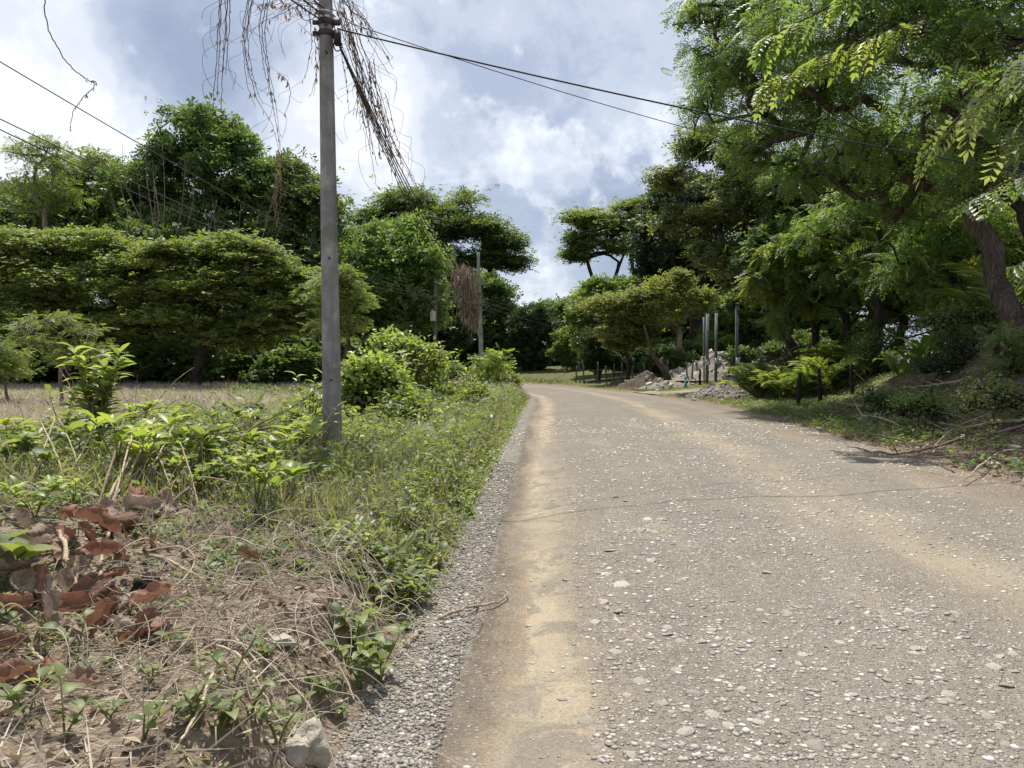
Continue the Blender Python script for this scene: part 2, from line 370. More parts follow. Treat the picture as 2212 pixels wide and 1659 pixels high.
def m_road():
    t = NT('dirt road'); a = t.attr('across'); p = t.pos()
    lx = t.N('ShaderNodeCombineXYZ'); t.L.new(t.math('MULTIPLY', a, 1.0), lx.inputs[0]); t.L.new(t.math('MULTIPLY', t.attr('along'), .16), lx.inputs[1])
    st = t.noise(1.9, 7, .62, lx.outputs[0], .3)              # streaks along the travelled way
    n1 = t.noise(.8, 6, .6, p); n2 = t.noise(7, 6, .65, p); n3 = t.noise(70, 4, .7, p)
    v1 = t.vor(34, p); v1c = t.vor(34, p, out='Color'); v2 = t.vor(85, p); v2c = t.vor(85, p, out='Color')
    aw = t.math('ADD', a, t.math('ADD', t.math('MULTIPLY', t.math('SUBTRACT', t.math('ADD', st, t.math('MULTIPLY', n2, .6)), .8), .55), t.math('MULTIPLY', t.math('SUBTRACT', n3, .5), .22)))
    aw = t.math('DIVIDE', aw, 7.0)
    f = lambda m: m / 7.0
    grey = (.22, .20, .168); tan = (.36, .30, .215)
    base = t.ramp(aw, [(f(0), (.24, .225, .20)), (f(.30), (.235, .212, .18)), (f(.37), (.115, .09, .068)), (f(.46), (.17, .135, .1)), (f(.60), (.265, .205, .14)),
                       (f(.70), (.37, .31, .225)), (f(.86), tan), (f(1.08), (.24, .205, .16)), (f(1.4), grey), (f(3.2), grey), (f(3.75), (.31, .262, .195)), (f(4.1), (.33, .278, .205)), (f(4.6), grey),
                       (f(5.2), (.2, .18, .15)), (f(5.7), (.25, .205, .155)), (f(6.3), (.20, .155, .115)), (f(7.0), (.17, .14, .11))])
    dust = t.ramp(st, [(.48, 0.0), (.72, .75)]); base = t.mix(dust, base, (.33, .28, .21))
    base = t.mix(t.ramp(n1, [(.38, .5), (.6, 0.0)]), base, (.165, .148, .122))
    brk = t.ramp(t.noise(1.6, 6, .7, lx.outputs[0], .5), [(.50, 0.0), (.60, .8)]); base = t.mix(brk, base, (.215, .19, .155)); b2_ = t.math('MULTIPLY', t.ramp(t.noise(2.6, 7, .72, p, .6), [(.51, 0.0), (.57, .85)]), t.ramp(aw, [(f(.4), 0.0), (f(.6), 1.0), (f(1.0), 1.0), (f(1.4), 0.0)])); base = t.mix(b2_, base, (.20, .175, .142))
    base = t.mix(.55, base, t.mix(1.0, base, t.ramp(n3, [(.3, (.55, .53, .5)), (.7, (1.45, 1.42, 1.38))]), 'MULTIPLY'))
    # small embedded stones, fewer on the packed wheel track
    loose = t.ramp(aw, [(f(0), 1.0), (f(.3), .9), (f(.4), .35), (f(.62), .12), (f(.86), .2), (f(1.15), .85), (f(3.2), .9), (f(3.9), .35), (f(4.6), .85), (f(5.6), .5), (f(7), .6)])
    s1 = t.math('MULTIPLY', t.ramp(v1, [(.30, 1.0), (.44, 0.0)]), loose)
    sc1 = t.ramp(v1c, [(.1, (.16, .145, .125)), (.5, (.34, .31, .265)), (.9, (.62, .58, .51))])
    s2 = t.math('MULTIPLY', t.ramp(v2, [(.22, 1.0), (.40, 0.0)]), loose)
    sc2 = t.ramp(v2c, [(.1, (.10, .088, .075)), (.5, (.25, .225, .19)), (.9, (.44, .40, .34))])
    c = t.mix(t.math('MULTIPLY', s2, .65), base, sc2)
    pick = t.ramp(v1c, [(.42, 0.0), (.5, 1.0)])
    c = t.mix(t.math('MULTIPLY', t.math('MULTIPLY', s1, pick), .85), c, sc1)
    h = t.math('ADD', t.math('MULTIPLY', s1, 1.0), t.math('ADD', t.math('MULTIPLY', s2, .5), t.math('MULTIPLY', n3, .35)))
    return t.out(c, .92, t.bump(h, .9, .014), .15)
M['road'] = m_road()

# ------------------------------------------------------------------ land form
SL = .045; TH = math.atan(SL); Y0 = 25.0; RAD = 45.0
DIRV = np.array([math.sin(TH), math.cos(TH)]); NRM = np.array([math.cos(TH), -math.sin(TH)])    # along, to the right
PC = np.array([2.5 + SL * Y0, Y0]); CEN = PC - NRM * RAD
def road_coords(x, y):
    """(t, s): metres right of the centre line, metres along it (0 abreast of the camera)"""
    x = np.asarray(x, float); y = np.asarray(y, float)
    dx, dy = x - PC[0], y - PC[1]
    s0 = dx * DIRV[0] + dy * DIRV[1]; t0 = dx * NRM[0] + dy * NRM[1]
    rx, ry = x - CEN[0], y - CEN[1]
    side = rx * NRM[0] + ry * NRM[1]; fw = rx * DIRV[0] + ry * DIRV[1]
    ang = np.arctan2(fw, np.maximum(side, 1e-3)); t1 = np.hypot(rx, ry) - RAD
    t1 = np.where(side < 0, -RAD + fw * 0, t1)
    bent = s0 > 0
    return np.where(bent, t1, t0), np.where(bent, Y0 + ang * RAD, Y0 + s0)
def road_point(t, s):
    t = np.asarray(t, float); s = np.asarray(s, float)
    ang = (s - Y0) / RAD
    bx = CEN[0] + (RAD + t) * (np.cos(ang) * NRM[0] + np.sin(ang) * DIRV[0]); by = CEN[1] + (RAD + t) * (np.cos(ang) * NRM[1] + np.sin(ang) * DIRV[1])
    q = s - Y0; ax = PC[0] + q * DIRV[0] + t * NRM[0]; ay = PC[1] + q * DIRV[1] + t * NRM[1]
    return np.where(s > Y0, bx, ax), np.where(s > Y0, by, ay)
def half_w(s): return 3.3 - .75 * sstep(22, 42, s)
def road_z(t, s):
    a = t + half_w(s)
    z = -.035 * np.exp(-((a - .55) / .28) ** 2) + .05 * np.exp(-((a - 2.6) / 1.3) ** 2) - .03 * np.exp(-((a - 4.1) / .5) ** 2)
    z = z + .03 * (fbm(t * .8, s * .35, 3) - .5) + .022 * (fbm(t * 3.1, s * 2.2, 5) - .5) + .010 * (vnoise(t * 11, s * 9, 8) - .5)
    return z
def land(x, y, under_road=True):
    x = np.asarray(x, float); y = np.asarray(y, float)
    t, s = road_coords(x, y); w = half_w(s)
    d = -t - w; e = t - w
    # left verge: a cut edge, a low uneven bank, then the field
    top = .33 + .16 * (fbm(x * .5, y * .4, 21) - .4)
    top = top * (1 - .45 * sstep(16, 34, s))
    cut = d + .32 * (fbm(x * .9 + 3, y * 1.1, 31) - .5) + .12 * (vnoise(x * 5, y * 5, 41) - .5)
    zl = top * sstep(.05, .50, cut) * (1 - .85 * sstep(4.5, 8.5, d)) + .30 * sstep(1.0, 3.0, d) * (1 - sstep(4.5, 7.5, d)) * (1 - sstep(9, 14, s))
    zl = zl + sstep(.1, .6, d) * (.10 * (fbm(x * 1.6, y * 1.6, 51) - .5) + .05 * (fbm(x * 6, y * 6, 61, 2) - .5))
    # right side: steep bank under the trees that sinks to a flat lot further on
    B = 1 - .80 * sstep(16, 28, s) - .12 * sstep(29, 45, s)
    zr = B * 1.9 * sstep(.9, 5.8, e) + (1 - .75 * sstep(20, 36, s)) * .34 * np.clip(e - 3.5, 0, 9)
    zr = zr + sstep(.1, .8, e) * (.12 * (fbm(x * 1.1, y * 1.1, 71) - .5) + .06 * (fbm(x * 5, y * 5, 81, 2) - .5)) + .03 * sstep(0, .4, e)
    z = np.where(t < 0, zl, zr)
    z = np.where((d > 0) | (e > 0), z, -.10 * sstep(0, .12, -np.maximum(d, e)))
    far = np.hypot(x, y)
    return z + 0.0 * far
def Z(x, y): return float(land(x, y))
def surf(x, y):
    """height of what one stands on, the road included"""
    t, s = road_coords(x, y); w = half_w(s)
    return np.where(np.abs(t) < w, road_z(t, s) + .012, land(x, y))
def at(u, v, D):
    r = ray(u, v); k = D / r[1]; return np.array([r[0] * k, D, CAMZ + r[2] * k])
def gnd(u, v):
    r = ray(u, v); k = 40.0
    ks = np.concatenate((np.arange(1.5, 12, .03), np.arange(12, 90, .15)))
    zz = surf(r[0] * ks, r[1] * ks); hit = np.nonzero(CAMZ + r[2] * ks <= zz)[0]
    k = ks[hit[0]] if len(hit) else 60.
    return np.array([r[0] * k, r[1] * k, float(surf(r[0] * k, r[1] * k))])

def graded(lo, hi, a, b, step, g):
    v = list(np.arange(a, b + 1e-6, step)); q = step
    while v[-1] < hi: q = min(q * g, 40); v.append(v[-1] + q)
    q = step; w = []; cur = a
    while cur > lo: q = min(q * g, 40); cur -= q; w.append(cur)
    return np.array(w[::-1] + v)
def grid_faces(nx, ny):
    i = np.arange((nx - 1) * (ny - 1)); a = (i // (nx - 1)) * nx + i % (nx - 1)
    return np.stack([a, a + 1, a + nx + 1, a + nx], 1)
def build_ground():
    xs = graded(-500, 500, -3.4, 8.0, .085, 1.08); ys = graded(-60, 900, 1.8, 8.0, .075, 1.045)
    X, Y = np.meshgrid(xs, ys); x, y = X.ravel(), Y.ravel()
    z = land(x, y); t, s = road_coords(x, y); w = half_w(s); d = -t - w; e = t - w
    dry = sstep(4.0, 7.5, d) * sstep(9, 13, y) + .35 * sstep(.3, .7, d) * (1 - sstep(7, 11, s))
    grass = np.where(t < 0, sstep(.1, .5, d) * sstep(6, 9, s) * (1 - sstep(4, 7, d)), sstep(.3, 1.0, e) * sstep(15, 18, s) * (1 - sstep(2.6, 4.2, e) * (1 - sstep(22, 26, s)))) * .8
    litter = np.where(t > 0, sstep(.2, .7, e) * np.maximum(1 - sstep(17, 20, s), sstep(2.6, 4.2, e) * (1 - sstep(22, 26, s))), sstep(42, 46, y)) * 1.0
    me = mesh('ground', np.stack([x, y, z], 1), grid_faces(len(xs), len(ys)), M['ground'], True, {'dry': dry, 'grass': grass, 'litter': litter})
    tag(obj('ground', me), 'uneven earth of the verges, the dry field and the wooded bank', None, None, 'structure')
build_ground()
def build_road():
    ss = np.concatenate((np.arange(-8, 2, .5), np.arange(2, 9, .055), np.arange(9, 20, .14), np.arange(20, 95, .5)))
    aa = np.linspace(-.04, 1.04, 120)
    A, S = np.meshgrid(aa, ss); a, s = A.ravel(), S.ravel(); w = half_w(s)
    jit = .10 * (fbm(s * .9, s * 0 + 2, 91) - .5) * np.where((a < .02) | (a > .98), 1, 0)
    t = (a * 2 - 1) * w + jit; x, y = road_point(t, s)
    z = road_z(t, s) + .012 - .1 * (np.clip(-a, 0, 1) + np.clip(a - 1, 0, 1)) / .04
    me = mesh('road', np.stack([x, y, z], 1), grid_faces(len(aa), len(ss)), M['road'], True, {'across': a * 6.6, 'along': s})
    return tag(obj('road', me), 'stony grey dirt road with a pale sandy wheel track', None, None, 'structure')
ROAD = build_road()
def build_driveway():
    p0 = np.array([6.0, 34.2]); p1 = np.array([16.5, 37.5]); n = 40
    k = np.linspace(0, 1, n); c = p0 + (p1 - p0) * k[:, None]; c[:, 1] += 1.2 * k * k
    vs = []; ac = []
    for j in np.linspace(-1, 1, 9):
        q = c + np.array([-.3, 1]) * (1.7 - .5 * k[:, None]) * j * (1 + .1 * np.sin(k * 17)[:, None])
        z = np.maximum(surf(q[:, 0], q[:, 1]), -.02) + .03 * (1 - abs(j) ** 4) + .008 - .05 * (abs(j) == 1)
        vs.append(np.stack([q[:, 0], q[:, 1], z], 1)); ac.append(np.full(n, 3.9 + j * .3))
    me = mesh('driveway', np.concatenate(vs), grid_faces(n, 9), M['road'], True, {'across': np.concatenate(ac), 'along': np.tile(k * 11, 9)})
    tag(obj('driveway', me), 'short sandy side track leaving the road on the right', None, None, 'structure')
build_driveway()

# ------------------------------------------------------------------ leaves and trees
def kite(w=.28, fold=None, tip=-.08):
    fold = w * .22 if fold is None else min(fold, w * .4)
    return np.array([(0, 0, 0), (.45, w, fold), (1, 0, tip), (.45, -w, fold)]), np.array([(0, 2, 1), (0, 3, 2)])
def blade(w, bend=.0):
    if bend == 0: return np.array([(0, w, 0), (0, -w, 0), (1, 0, .0)]), np.array([(0, 1, 2)])
    return np.array([(0, w, 0), (0, -w, 0), (.55, w * .75, bend), (.55, -w * .75, bend), (1, 0, -bend * .6)]), np.array([(0, 1, 3), (0, 3, 2), (2, 3, 4)])
def merge(parts):
    vs, fs, n = [], [], 0
    for v, f in parts: vs.append(v); fs.append(f + n); n += len(v)
    return np.concatenate(vs), np.concatenate(fs)
def sub(tpl, L, ang, org, w=1., up=0.):
    v, f = tpl; v = v * np.array([L, L * w, L]); c, s = math.cos(ang), math.sin(ang)
    v = np.stack([v[:, 0] * c - v[:, 1] * s, v[:, 0] * s + v[:, 1] * c, v[:, 2] + up * v[:, 0]], 1)
    return v + np.array(org), f
KITE = kite(); NARROW = kite(.17)
def tri(w=.3, z=.05): return np.array([(0, 0, 0), (.8, -w, z), (1, w * .7, -z)]), np.array([(0, 1, 2)])
SPRAY = merge([sub(tri(.33, .08 * (-1) ** i), l, R(a), (.08 * math.cos(R(a)), .08 * math.sin(R(a)), .06 * (i % 3 - 1))) for i, (a, l) in enumerate(((-95, .7), (-32, 1), (28, .95), (92, .75)))])
def pinnate(n, ll, w=.17, droop=.3, fine=False):
    ps = []; shp = (lambda: tri(w * 1.2, .06)) if fine else (lambda: kite(w, .05, -.2))
    for i in range(n):
        q = .12 + .82 * i / (n - 1); l = ll * (1 - .35 * abs(q - .45) * 1.4)
        for sg in (-1, 1): ps.append(sub(shp(), l, sg * R(68 - 20 * q), (q, 0, -droop * q * q)))
    ps.append(sub(kite(w), ll, 0, (.95, 0, -droop * .9)))
    return merge(ps)
PIN = pinnate(6, .34, .2, .3, True); PINFINE = pinnate(6, .30, .2, .35, True); PINBIG = pinnate(6, .36, .24, .45)

def place(tpl, pos, dr, nrm, size, rnd):
    """copies of a leaf template as one vertex/face array"""
    v, f = tpl; N = len(pos)
    dr = dr / (np.linalg.norm(dr, axis=1)[:, None] + 1e-9)
    nrm = nrm - dr * (nrm * dr).sum(1)[:, None]; nrm = nrm / (np.linalg.norm(nrm, axis=1)[:, None] + 1e-9)
    sd = np.cross(nrm, dr)
    V = pos[:, None, :] + size[:, None, None] * (v[None, :, 0, None] * dr[:, None] + v[None, :, 1, None] * sd[:, None] + v[None, :, 2, None] * nrm[:, None])
    Fc = f[None] + (np.arange(N) * len(v))[:, None, None]
    return V.reshape(-1, 3), Fc.reshape(-1, 3), np.repeat(rnd, len(v))

def crown_leaves(g, clumps, N, size, flat=.6, droop=0., out=.7, lower=.5, sub_n=9, spread=.26, stray=.2):
    """leaf positions and frames inside the clumps (n x 6: centre, radii)"""
    c = clumps[:, :3]; r = clumps[:, 3:6]
    area = (r[:, 0] * r[:, 1] + r[:, 0] * r[:, 2] + r[:, 1] * r[:, 2]); pr = area / area.sum()
    # each clump is a handful of twig ends
    K = len(c); sd = g.normal(size=(K, sub_n, 3)); sd /= np.linalg.norm(sd, axis=2)[..., None]
    sd[..., 2] = np.where((sd[..., 2] < 0) & (g.random((K, sub_n)) > lower), -sd[..., 2], sd[..., 2])
    rad = g.random((K, sub_n, 1)) ** .35 * .85
    sc_ = c[:, None] + sd * rad * r[:, None]
    ci = g.choice(K, N, p=pr); si = g.integers(0, sub_n, N)
    p = sc_[ci, si] + np.clip(g.normal(size=(N, 3)), -1.9, 1.9) * r[ci] * spread * (.6 + .8 * g.random((N, 1))) * np.where(g.random((N, 1)) < stray, 2.4, 1)
    od = p - c[ci]; od = od / (np.linalg.norm(od, axis=1)[:, None] + 1e-6)
    dr = od * out + g.normal(size=(N, 3)) * .6; dr[:, 2] = dr[:, 2] * (1 - flat * .6) - droop
    nr = np.array([0, 0, 1.]) * (flat * 2) + g.normal(size=(N, 3)) * .55 + od * .5
    tint = g.random((K, sub_n))
    return p, dr, nr, size * (.65 + .7 * g.random(N)), np.clip(.25 * g.random(N) + .45 * tint[ci, si] + .3 * g.random(N), 0, 1)

def skeleton(g, trunk, clumps, r0, tip=.02, wob=.1):
    """limbs from the trunk polyline to every clump; returns a list of (points, radii)"""
    P = [np.array(p, float) for p in trunk]; par = [-1] + list(range(len(P) - 1)); n0 = len(P)
    order = np.argsort(np.linalg.norm(clumps[:, :3] - P[-1], axis=1)); tips = []
    start = max(1, int(n0 * .45))
    for k in order:
        c = clumps[k, :3] - np.array([0, 0, clumps[k, 5] * .3]); A = np.array(P)
        dd = np.linalg.norm(A - c, axis=1) * (1 + .5 * (A[:, 2] > c[2])) + .0; dd[:start] += 1e3
        j = int(np.argmin(dd)); L = np.linalg.norm(c - P[j]); m = max(2, min(7, int(L / .7)))
        pd = P[j] - P[par[j]] if par[j] >= 0 else np.array([0, 0, 1.]); pd = pd / (np.linalg.norm(pd) + 1e-9)
        mid = P[j] + (pd + np.array([0, 0, .35])) * L * .38; last = j
        for i in range(1, m + 1):
            q = i / m; p = (1 - q) ** 2 * P[j] + 2 * q * (1 - q) * mid + q * q * c
            if i < m: p = p + g.normal(size=3) * wob * L / m
            P.append(p); par.append(last); last = len(P) - 1
        tips.append(last)
        # twigs
        for _ in range(1 if len(clumps) > 40 else 2):
            e = c + g.normal(size=3) * clumps[k, 3:6] * .45; P.append((c + e) / 2 + g.normal(size=3) * .05); par.append(last)
            P.append(e); par.append(len(P) - 2)
    n = len(P); w = np.zeros(n); ch = [[] for _ in range(n)]
    for i in range(n - 1, -1, -1):
        if not ch[i]: w[i] = 1.
        if par[i] >= 0: w[par[i]] += w[i]; ch[par[i]].append(i)
    rad = tip + (r0 - tip) * (w / w[0]) ** .63
    for i in range(n0): rad[i] = max(rad[i], r0 * (1 - .45 * i / n0))
    rad[0] *= 1.45; rad[1] *= 1.08
    runs = []; stack = [(0, None)]
    while stack:
        i, pr = stack.pop(); pts = [] if pr is None else [P[pr]]; rr = [] if pr is None else [min(rad[pr], rad[i] * 1.25)]
        while True:
            pts.append(P[i]); rr.append(rad[i])
            if not ch[i]: break
            kids = sorted(ch[i], key=lambda k: -w[k])
            for k in kids[1:]: stack.append((k, i))
            i = kids[0]
        if len(pts) > 1: runs.append((np.array(pts), np.array(rr)))
    return runs

def blobs_to_clumps(g, blobs, D, base, per=10, cr=.36, flatz=1., shell=.45, jit=0.):
    """blobs: (u, v, half width, half height[, depth offset]) in 2212-frame units seen at depth D -> local clumps"""
    out = []
    for b in blobs:
        dz = b[4] if len(b) > 4 else 0.
        c = at(b[0], b[1], D + dz) - base; k = (D + dz) / F2; a, h = b[2] * k, b[3] * k
        n = max(3, int(per))
        q = g.normal(size=(n, 3)); q /= np.linalg.norm(q, axis=1)[:, None]; q *= (shell + (1 - shell) * g.random((n, 1)))
        pc = c + q * np.array([a, a, h]) * .78
        rr = np.minimum(a, h / max(flatz, .3)) * cr * (.8 + .6 * g.random(n)) * 1.15; rr = np.maximum(rr, .25)
        out.append(np.concatenate([pc, rr[:, None] * 1.15, rr[:, None] * 1.15, rr[:, None] * flatz], axis=1) if False else
                   np.column_stack([pc, rr * 1.15, rr * 1.15, rr * flatz]))
    return np.concatenate(out)

def tree(name, label, cat, u, D, blobs, r0, fork, leaf, mat, bk, N, size, per=10, cr=.4, flatz=1., flat=.5, droop=0., lower=.5, seed=1,
         lean=0., group=None, u_top=None, spread=.26, shell=.45, out=.7, basez=None, wob=.1, stems=1, dens=1.05, stray=.11):
    g = np.random.default_rng(seed)
    x = (u - 1106) / F2 * D; z0 = Z(x, D) - .08 if basez is None else basez
    base = np.array([x, D, z0])
    root = thing(name, label, cat, base, 0, group)
    cl = blobs_to_clumps(g, blobs, D, base, int(per * 1.35), cr * .84, flatz, shell)
    cl[:, 2] = np.maximum(cl[:, 2], cl[:, 5] * .6)
    mb = MB()
    cen = cl[:, :3].mean(0); ends = []
    for k in range(stems):
        ox = (k - (stems - 1) / 2) * r0 * 2.6
        top = np.array([(cen[0]) * .35 + lean + ox * 2.5, cen[1] * .35, fork * (1 + .1 * g.normal() * (stems > 1))])
        q = np.linspace(0, 1, 6)[:, None]; trunk = np.array([ox, g.normal() * .1 * (stems > 1), 0]) * (1 - q) + top * q + np.concatenate([np.zeros((1, 3)), g.normal(size=(5, 3)) * .06 * fork * .4 * np.array([1, 1, .1])])
        mine = cl if stems == 1 else cl[np.arange(len(cl)) % stems == k]
        for p, r in skeleton(g, trunk, mine, r0, wob=wob): mb.tube(p, r, 8 if r[0] > .12 else (5 if r[0] > .06 else 3), cap=False)
    mb.build('trunk', bk, root, True)
    p, d, n, s, r = crown_leaves(g, cl, int(N * dens), size * .92, flat, droop, out, lower, spread=spread, stray=stray)
    V, Fc, rr = place(leaf, p, d, n, s, r)
    V[:, 2] = np.maximum(V[:, 2], .02)
    tag(obj('crown', mesh('crown', V, Fc, mat, False, {'rnd': rr}), root), kind='stuff')
    return root
def copy_tree(o, x, y, rot, scl, label, group=None, z=None):
    c = o.copy(); COL.objects.link(c); c.location = (x, y, Z(x, y) - .08 if z is None else z); c.rotation_euler = (0, 0, rot); c.scale = scl if hasattr(scl, '__len__') else (scl,) * 3
    c['label'] = label
    if 'group' in c: del c['group']
    if group: c['group'] = group
    for ch in [q for q in o.children]:
        k = ch.copy(); COL.objects.link(k); k.parent = c
    return c

# ------------------------------------------------------------------ the trees left of the road
lm('umbm', 'leaf fine mid umbrella', [(.04, .07, .02), (.065, .105, .027), (.095, .14, .034), (.13, .17, .045)], 1.4, trans=.44, rough=.5, spec=.28, glow=1.8)
LT = 'trees behind the dry field'
tree('umbrella_tree', 'wide flat-topped yellow-green tree at the far left edge of the dry field', 'tree', 150, 43,
     [(-60, 570, 130, 60), (60, 530, 110, 44), (160, 525, 100, 40), (240, 540, 80, 36), (310, 572, 80, 34), (280, 610, 110, 50), (100, 610, 150, 50), (60, 670, 150, 50), (250, 690, 120, 45), (140, 730, 120, 36)], .26, 2.6, SPRAY, M['umb'], M['bark_dark'],
     19000, .26, per=15, cr=.42, flatz=.27, flat=1.1, lower=.25, seed=11, stray=.12)
tree('umbrella_tree', 'wide flat-topped yellow-green tree just left of the concrete pole, behind the field', 'tree', 420, 42,
     [(440, 540, 120, 46), (350, 570, 100, 46), (540, 560, 90, 40), (600, 600, 80, 40), (480, 620, 150, 50), (330, 640, 90, 40), (300, 700, 80, 30), (640, 650, 75, 50), (600, 700, 90, 40), (400, 680, 120, 40), (520, 730, 100, 36)], .28, 2.4, SPRAY, M['umb'], M['bark_dark'],
     22000, .26, per=14, cr=.42, flatz=.27, flat=1.1, lower=.25, seed=12, stray=.12)
T_broad = tree('broadleaf_tree', 'tallest dark broad-leaved tree, its top lobe above the left wood', 'tree', 430, 56,
     [(415, 280, 105, 62), (360, 350, 75, 55), (490, 330, 70, 55), (430, 410, 190, 70), (300, 440, 110, 70), (560, 430, 110, 80), (440, 520, 220, 90), (560, 600, 150, 100)], .4, 6, SPRAY, M['broad'], M['bark_dark'],
     15000, .44, per=11, cr=.42, flatz=.85, flat=.45, seed=13)
T_b2 = tree('broadleaf_tree', 'round dark tree whose crown shows just left of the concrete pole', 'tree', 640, 55,
     [(610, 400, 75, 55), (660, 440, 90, 70), (690, 500, 100, 80), (600, 500, 110, 80), (680, 620, 110, 110), (720, 700, 90, 90)], .3, 4, SPRAY, M['umb2'], M['bark_dark'],
     11000, .36, per=11, cr=.42, flatz=.8, flat=.5, seed=14)
tree('broadleaf_tree', 'vine-hung bright green tree right of the concrete pole', 'tree', 850, 52,
     [(850, 520, 75, 58), (795, 560, 80, 70), (905, 570, 70, 70), (840, 640, 110, 80), (780, 660, 80, 80), (910, 660, 55, 80), (860, 730, 80, 50)], .3, 4, SPRAY, M['broad2'], M['bark_dark'],
     14000, .36, per=12, cr=.42, flatz=.85, flat=.35, seed=15)
tree('umbrella_tree', 'big umbrella-crowned tree whose right side overhangs the sky gap', 'tree', 985, 72,
     [(850, 450, 85, 32), (800, 475, 50, 26), (950, 445, 110, 32), (1030, 490, 80, 30), (1090, 530, 55, 30), (1060, 560, 60, 26), (900, 500, 110, 36), (1115, 570, 34, 20), (960, 560, 70, 36)], .34, 7, SPRAY, M['umbm'], M['bark_dark'],
     17000, .36, per=15, cr=.46, flatz=.5, flat=.9, lower=.3, seed=16)
tree('light_tree', 'thin open feathery tree rising at the far left above the canopy', 'tree', 115, 50,
     [(60, 330, 50, 24), (130, 320, 55, 22), (190, 340, 40, 20), (110, 375, 80, 26), (60, 410, 60, 24), (160, 420, 70, 26), (100, 450, 60, 24)], .16, 5, PIN, M['umb'], M['bark_pale'],
     1300, .55, per=6, cr=.5, flatz=.5, flat=.8, seed=17)
for k, (u, v, D, lab) in enumerate(((40, 440, 60, 'dark tree filling the left edge behind the feathery tree'), (210, 400, 60, 'dark tree left of the tallest tree in the left wood'),
                                    (330, 560, 51, 'shaded tree low behind the flat-topped canopies'))):
    tree('broadleaf_tree', lab, 'tree', u, D, [(u, v, 110, 70), (u - 50, v + 60, 120, 70), (u + 70, v + 70, 120, 70), (u, v + 160, 150, 100)], .28, 4, SPRAY, M['broad'] if k != 1 else M['umb2'], M['bark_dark'],
         9500, .42, per=11, cr=.42, flatz=.8, flat=.5, seed=20 + k)
# bare twigs in front of the tall tree
def bare_tree(label, u, D, tips, r0, fork, seed, mat='bark_pale'):
    g = np.random.default_rng(seed); x = (u - 1106) / F2 * D; base = np.array([x, D, Z(x, D) - .1])
    cl = np.array([np.concatenate([at(a, b, D + g.normal() * .6) - base, [.45, .45, .45]]) for a, b in tips])
    root = thing('bare_tree', label, 'tree', base); mb = MB(); H = cl[:, 2].max()
    top = np.array([cl[:, 0].mean() * .5, 0, H * .8]); q = np.linspace(0, 1, 9)[:, None]; tr = q * top + np.concatenate([np.zeros((1, 3)), g.normal(size=(8, 3)) * .1]); mb.tube(tr, r0 * (1.1 - .85 * q[:, 0]), 7)
    for c in cl[:, :3]:
        k = min(.85, c[2] / H * (.45 + .25 * g.random())); a = np.array([np.interp(k, q[:, 0], tr[:, i]) for i in range(3)])
        P = np.array([a, a + (c - a) * [.5, .5, .3], a + (c - a) * [.85, .85, .68], c]) + g.normal(size=(4, 3)) * .1 * np.array([[0], [1], [1], [0]]); C = spline(P, 14); mb.tube(C, r0 * .45 * (1.05 - .85 * np.linspace(0, 1, 14)), 5)
        for _ in range(4):
            i = g.integers(5, 12); d = (C[i + 1] - C[i]) / np.linalg.norm(C[i + 1] - C[i]) + g.normal(size=3) * .5; L = .5 + .8 * g.random(); mb.tube(spline([C[i], C[i] + d * L * .5 + [0, 0, .05], C[i] + d * L + [0, 0, .25]], 7), .012 * (1.1 - .7 * np.linspace(0, 1, 7)), 3)
    mb.build('trunk', M[mat], root, True); return root
bare_tree('leafless pale grey tree with upright twigs left of the concrete pole', 350, 49, [(250, 330), (265, 310), (315, 300), (330, 345), (350, 310), (300, 400), (420, 400), (400, 350), (240, 420), (470, 430)], .10, 8.5, 31)
bare_tree('leafless pale tree forking in front of the dark wood near the pole', 470, 48, [(420, 470), (460, 440), (520, 440), (560, 460), (590, 420), (380, 480), (610, 480)], .10, 7.2, 32)
tree('understory_tree', 'small yellow-green tree peeping out right behind the concrete pole', 'tree', 745, 37,
     [(740, 600, 40, 26), (755, 650, 40, 26), (750, 700, 38, 24), (720, 620, 50, 40), (720, 690, 50, 40)], .1, 1.8, PIN, M['umb'], M['bark'], 1500, .42, per=8, cr=.5, flatz=.5, flat=.8, seed=33)
tree('round_tree', 'dense dark round tree standing at the bend of the road', 'tree', 1143, 63,
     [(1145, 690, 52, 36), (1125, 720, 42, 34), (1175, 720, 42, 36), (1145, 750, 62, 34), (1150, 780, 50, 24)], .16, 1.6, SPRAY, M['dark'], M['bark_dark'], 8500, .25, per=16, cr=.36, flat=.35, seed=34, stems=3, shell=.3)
T_mid = tree('roadside_tree', 'shaded tree left of the dark round tree at the bend', 'tree', 1050, 66,
     [(1060, 640, 60, 40), (1020, 680, 70, 50), (1080, 700, 50, 60), (1040, 750, 70, 50)], .22, 3, SPRAY, M['broad'], M['bark_dark'], 7000, .34, per=11, cr=.42, flat=.5, seed=35)
T_far = tree('far_tree', 'pale distant tree seen in the gap above the bend', 'tree', 1190, 118,
     [(1190, 665, 36, 22), (1160, 690, 40, 26), (1215, 690, 36, 26), (1185, 720, 55, 30), (1190, 752, 60, 26)], .3, 3, SPRAY, M['umb'], M['bark'], 4500, .5, per=10, cr=.42, flat=.5, seed=36)
copy_tree(T_far, -3.2, 104, 1.2, (1.1, 1.1, 1.3), 'pale distant tree beside the umbrella crown, left of the sky gap')
copy_tree(T_far, 12, 112, 2.2, (1.3, 1.3, 1.2), 'distant tree right of the sky gap, behind the yellowing trees')
copy_tree(T_far, -12, 95, 3.6, (1.4, 1.4, 1.2), 'distant tree hidden low behind the transformer pole')
UG = 'dark trees deep in the left wood'
